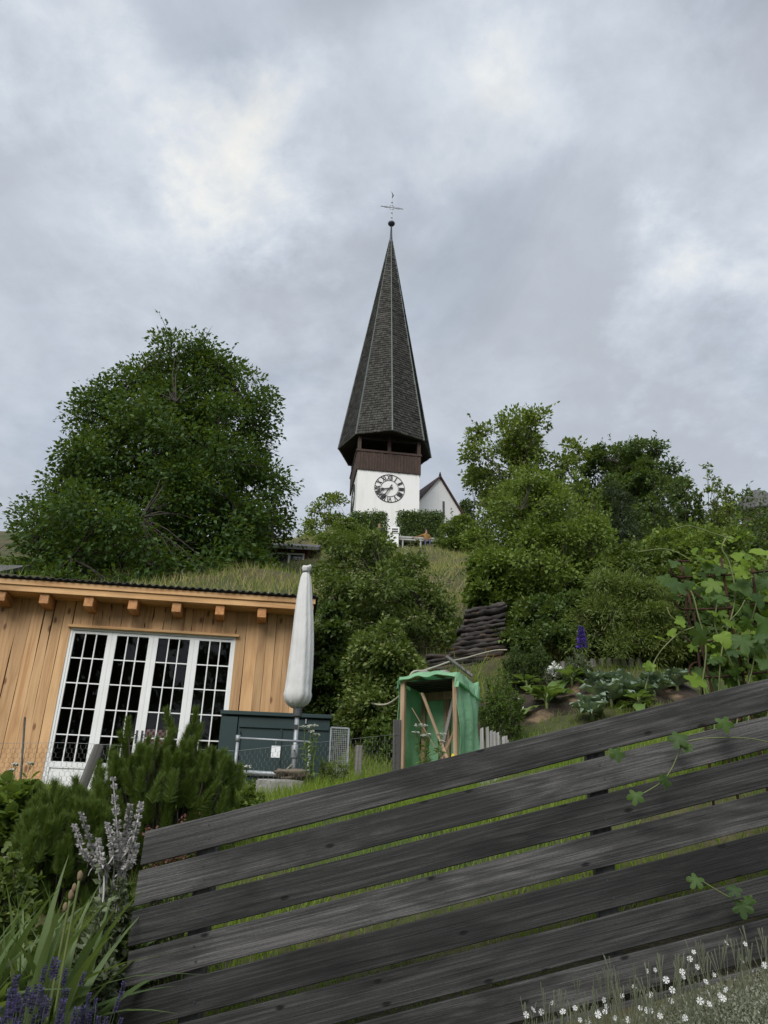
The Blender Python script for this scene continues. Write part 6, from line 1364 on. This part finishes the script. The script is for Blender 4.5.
yarrow('yarrow with flat white heads before the netting shelter', 432, 745, 8.35, [(421, 725.5, 12), (424, 736, 9), (428, 735, 8), (441, 734.5, 9), (441, 742, 8), (416, 733, 7)], 180)
yarrow('white umbel flower low beside the pipe frame', 243, 775, 8.2, [(242, 768, 11), (247, 767, 8), (237, 769, 7)], 181)
yarrow('tall umbel flower standing before the parasol pole', 312, 770, 8.3, [(305, 727, 10), (313, 726, 9), (311, 732, 5), (317, 735, 5)], 182)
yarrow('white flower head before the shed planks at the left', 14, 775, 7.0, [(16, 765, 5), (12, 771, 4), (31, 764, 6)], 183)
put_shrub('yellow_weeds', 'yellow green weeds at the foot of the mesh panel', 318, 350, 755, 8.4, LM['willow'], 184, 26, 5, 9, .05, cat='weeds', vmid=775, tpl=T_NARROW, lean=.2, bare=.05, upright=1.2, stemr=.004, foot=.6)
put_shrub('green_weeds', 'bright weeds under the pipe frame behind the fence', 236, 268, 778, 7.2, LM['fresh'], 185, 30, 5, 9, .05, cat='weeds', vmid=795, lean=.2, bare=.05, upright=1.0, stemr=.004, foot=.6)

# ------------------------------------------------------------------ snow-in-summer below the fence at the right
def cerastium():
    rng = np.random.default_rng(190); Y = 3.25; c = at(700, 985, Y); g = H(c[0], Y); R = empty('snow_in_summer', (c[0], Y, g), 'grey green cushion plant with small white flowers at the lower right', 'plant'); o = np.array([c[0], Y, g])
    M_ger = leafmat('felted_grey_leaf', (0.19, 0.205, 0.15), (0.36, 0.375, 0.295), .25, .9, spec=.1)
    n = 90000; x = rng.uniform(-1.15, .95, n); y = rng.uniform(-.55, .42, n); hump = .06+.13*np.clip((x+1.1)/1.6, 0, 1)*(1-(np.abs(y)/.7)**2)*(1+.25*np.sin(x*7+y*5)); f = rng.random(n)**.6
    z = hgt(o[0]+x, o[1]+y)-g+hump*f; keep = rng.random(n) < np.clip((x+1.0)/1.2, .03, 1)**1.3; P = np.stack([x, y, z], 1)[keep]; m_ = len(P)
    tag(link('foliage', leafmesh('foliage', P, rng.normal(0, .6, (m_, 3))+np.array([0, 0, .8]), rng.normal(0, .6, (m_, 3))+np.array([0, 0, .5]), .0115*rng.uniform(.6, 1.4, m_), T_LEAF, rng), M_ger, R), kind='stuff')
    paths = []; rads = []
    petals = npmesh('flower', *petal5(), rnd=np.full(10, .5)); petals.materials.append(LM['white'])
    fl = [(526, 1015), (533, 1010), (541, 1012), (565, 1003), (575, 1008), (590, 1004), (599, 1000), (605, 1012), (622, 996), (634, 987), (648, 1014), (595, 975), (672, 990), (671, 1001), (690, 959), (697, 967), (706, 982), (708, 993), (709, 1004), (726, 943), (745, 944), (666, 980), (647, 971), (655, 970), (682, 972), (640, 1008), (580, 1020), (615, 1018), (660, 1016), (700, 1001), (714, 975), (563, 1012), (552, 1020), (628, 1020), (545, 997), (685, 1018), (650, 995)]
    fl += [(float(u), float(1052-(u-500)*.42+rng.uniform(-30, 45))) for u in rng.uniform(530, 766, 30)]
    tips = [(u, v, True) for u, v in fl]+[(float(rng.uniform(520, 768)), float(rng.uniform(0, 1)), False) for _ in range(330)]
    for (u, v, isf) in tips:
        if not isf: v = 1035-(u-500)*.40+rng.uniform(-42, 80)*rng.random()**.5
        YY = Y+rng.uniform(-.12, .40); t = at(u, v, YY); gz = H(t[0], YY)
        if t[2] < gz+.02: t[2] = gz+.05+.1*rng.random()
        if t[2]-gz > .34: continue
        t = t-o; b = np.array([t[0]+rng.normal(0, .03), t[1]+rng.normal(0, .03), gz-g-.02]); p = bez(b, t, 0, rng, 5, .02); paths.append(p); rads.append(np.linspace(.0010, .0007, 5))
        if isf: inst('flower', petals, R, orient(t, (rng.normal(0, .6), .3, .8), (rng.normal(0, .5), -.7+rng.normal(0, .3), .6), rng.uniform(.009, .0145)))
        else:
            for q in range(3): e = t+rng.normal(0, .012, 3)+np.array([0, 0, .01]); paths.append(np.array([p[-2], (p[-2]+e)/2, e])); rads.append([.0006, .0009, .0020])
    tag(link('flower_stems', tubes_mesh('flower_stems', paths, rads, 4), M_gstem, R), kind='stuff')
def petal5():
    V = [(0, 0, 0)]; F = []
    for k in range(5):
        a = 2*math.pi*k/5
        for (r, da) in ((1.0, -.42), (.86, 0), (1.0, .42)): V.append((r*math.cos(a+da), r*math.sin(a+da), .18*r))
        F += [(0, 1+3*k, 2+3*k), (0, 2+3*k, 3+3*k)]
    return np.array(V), np.array(F)
cerastium()
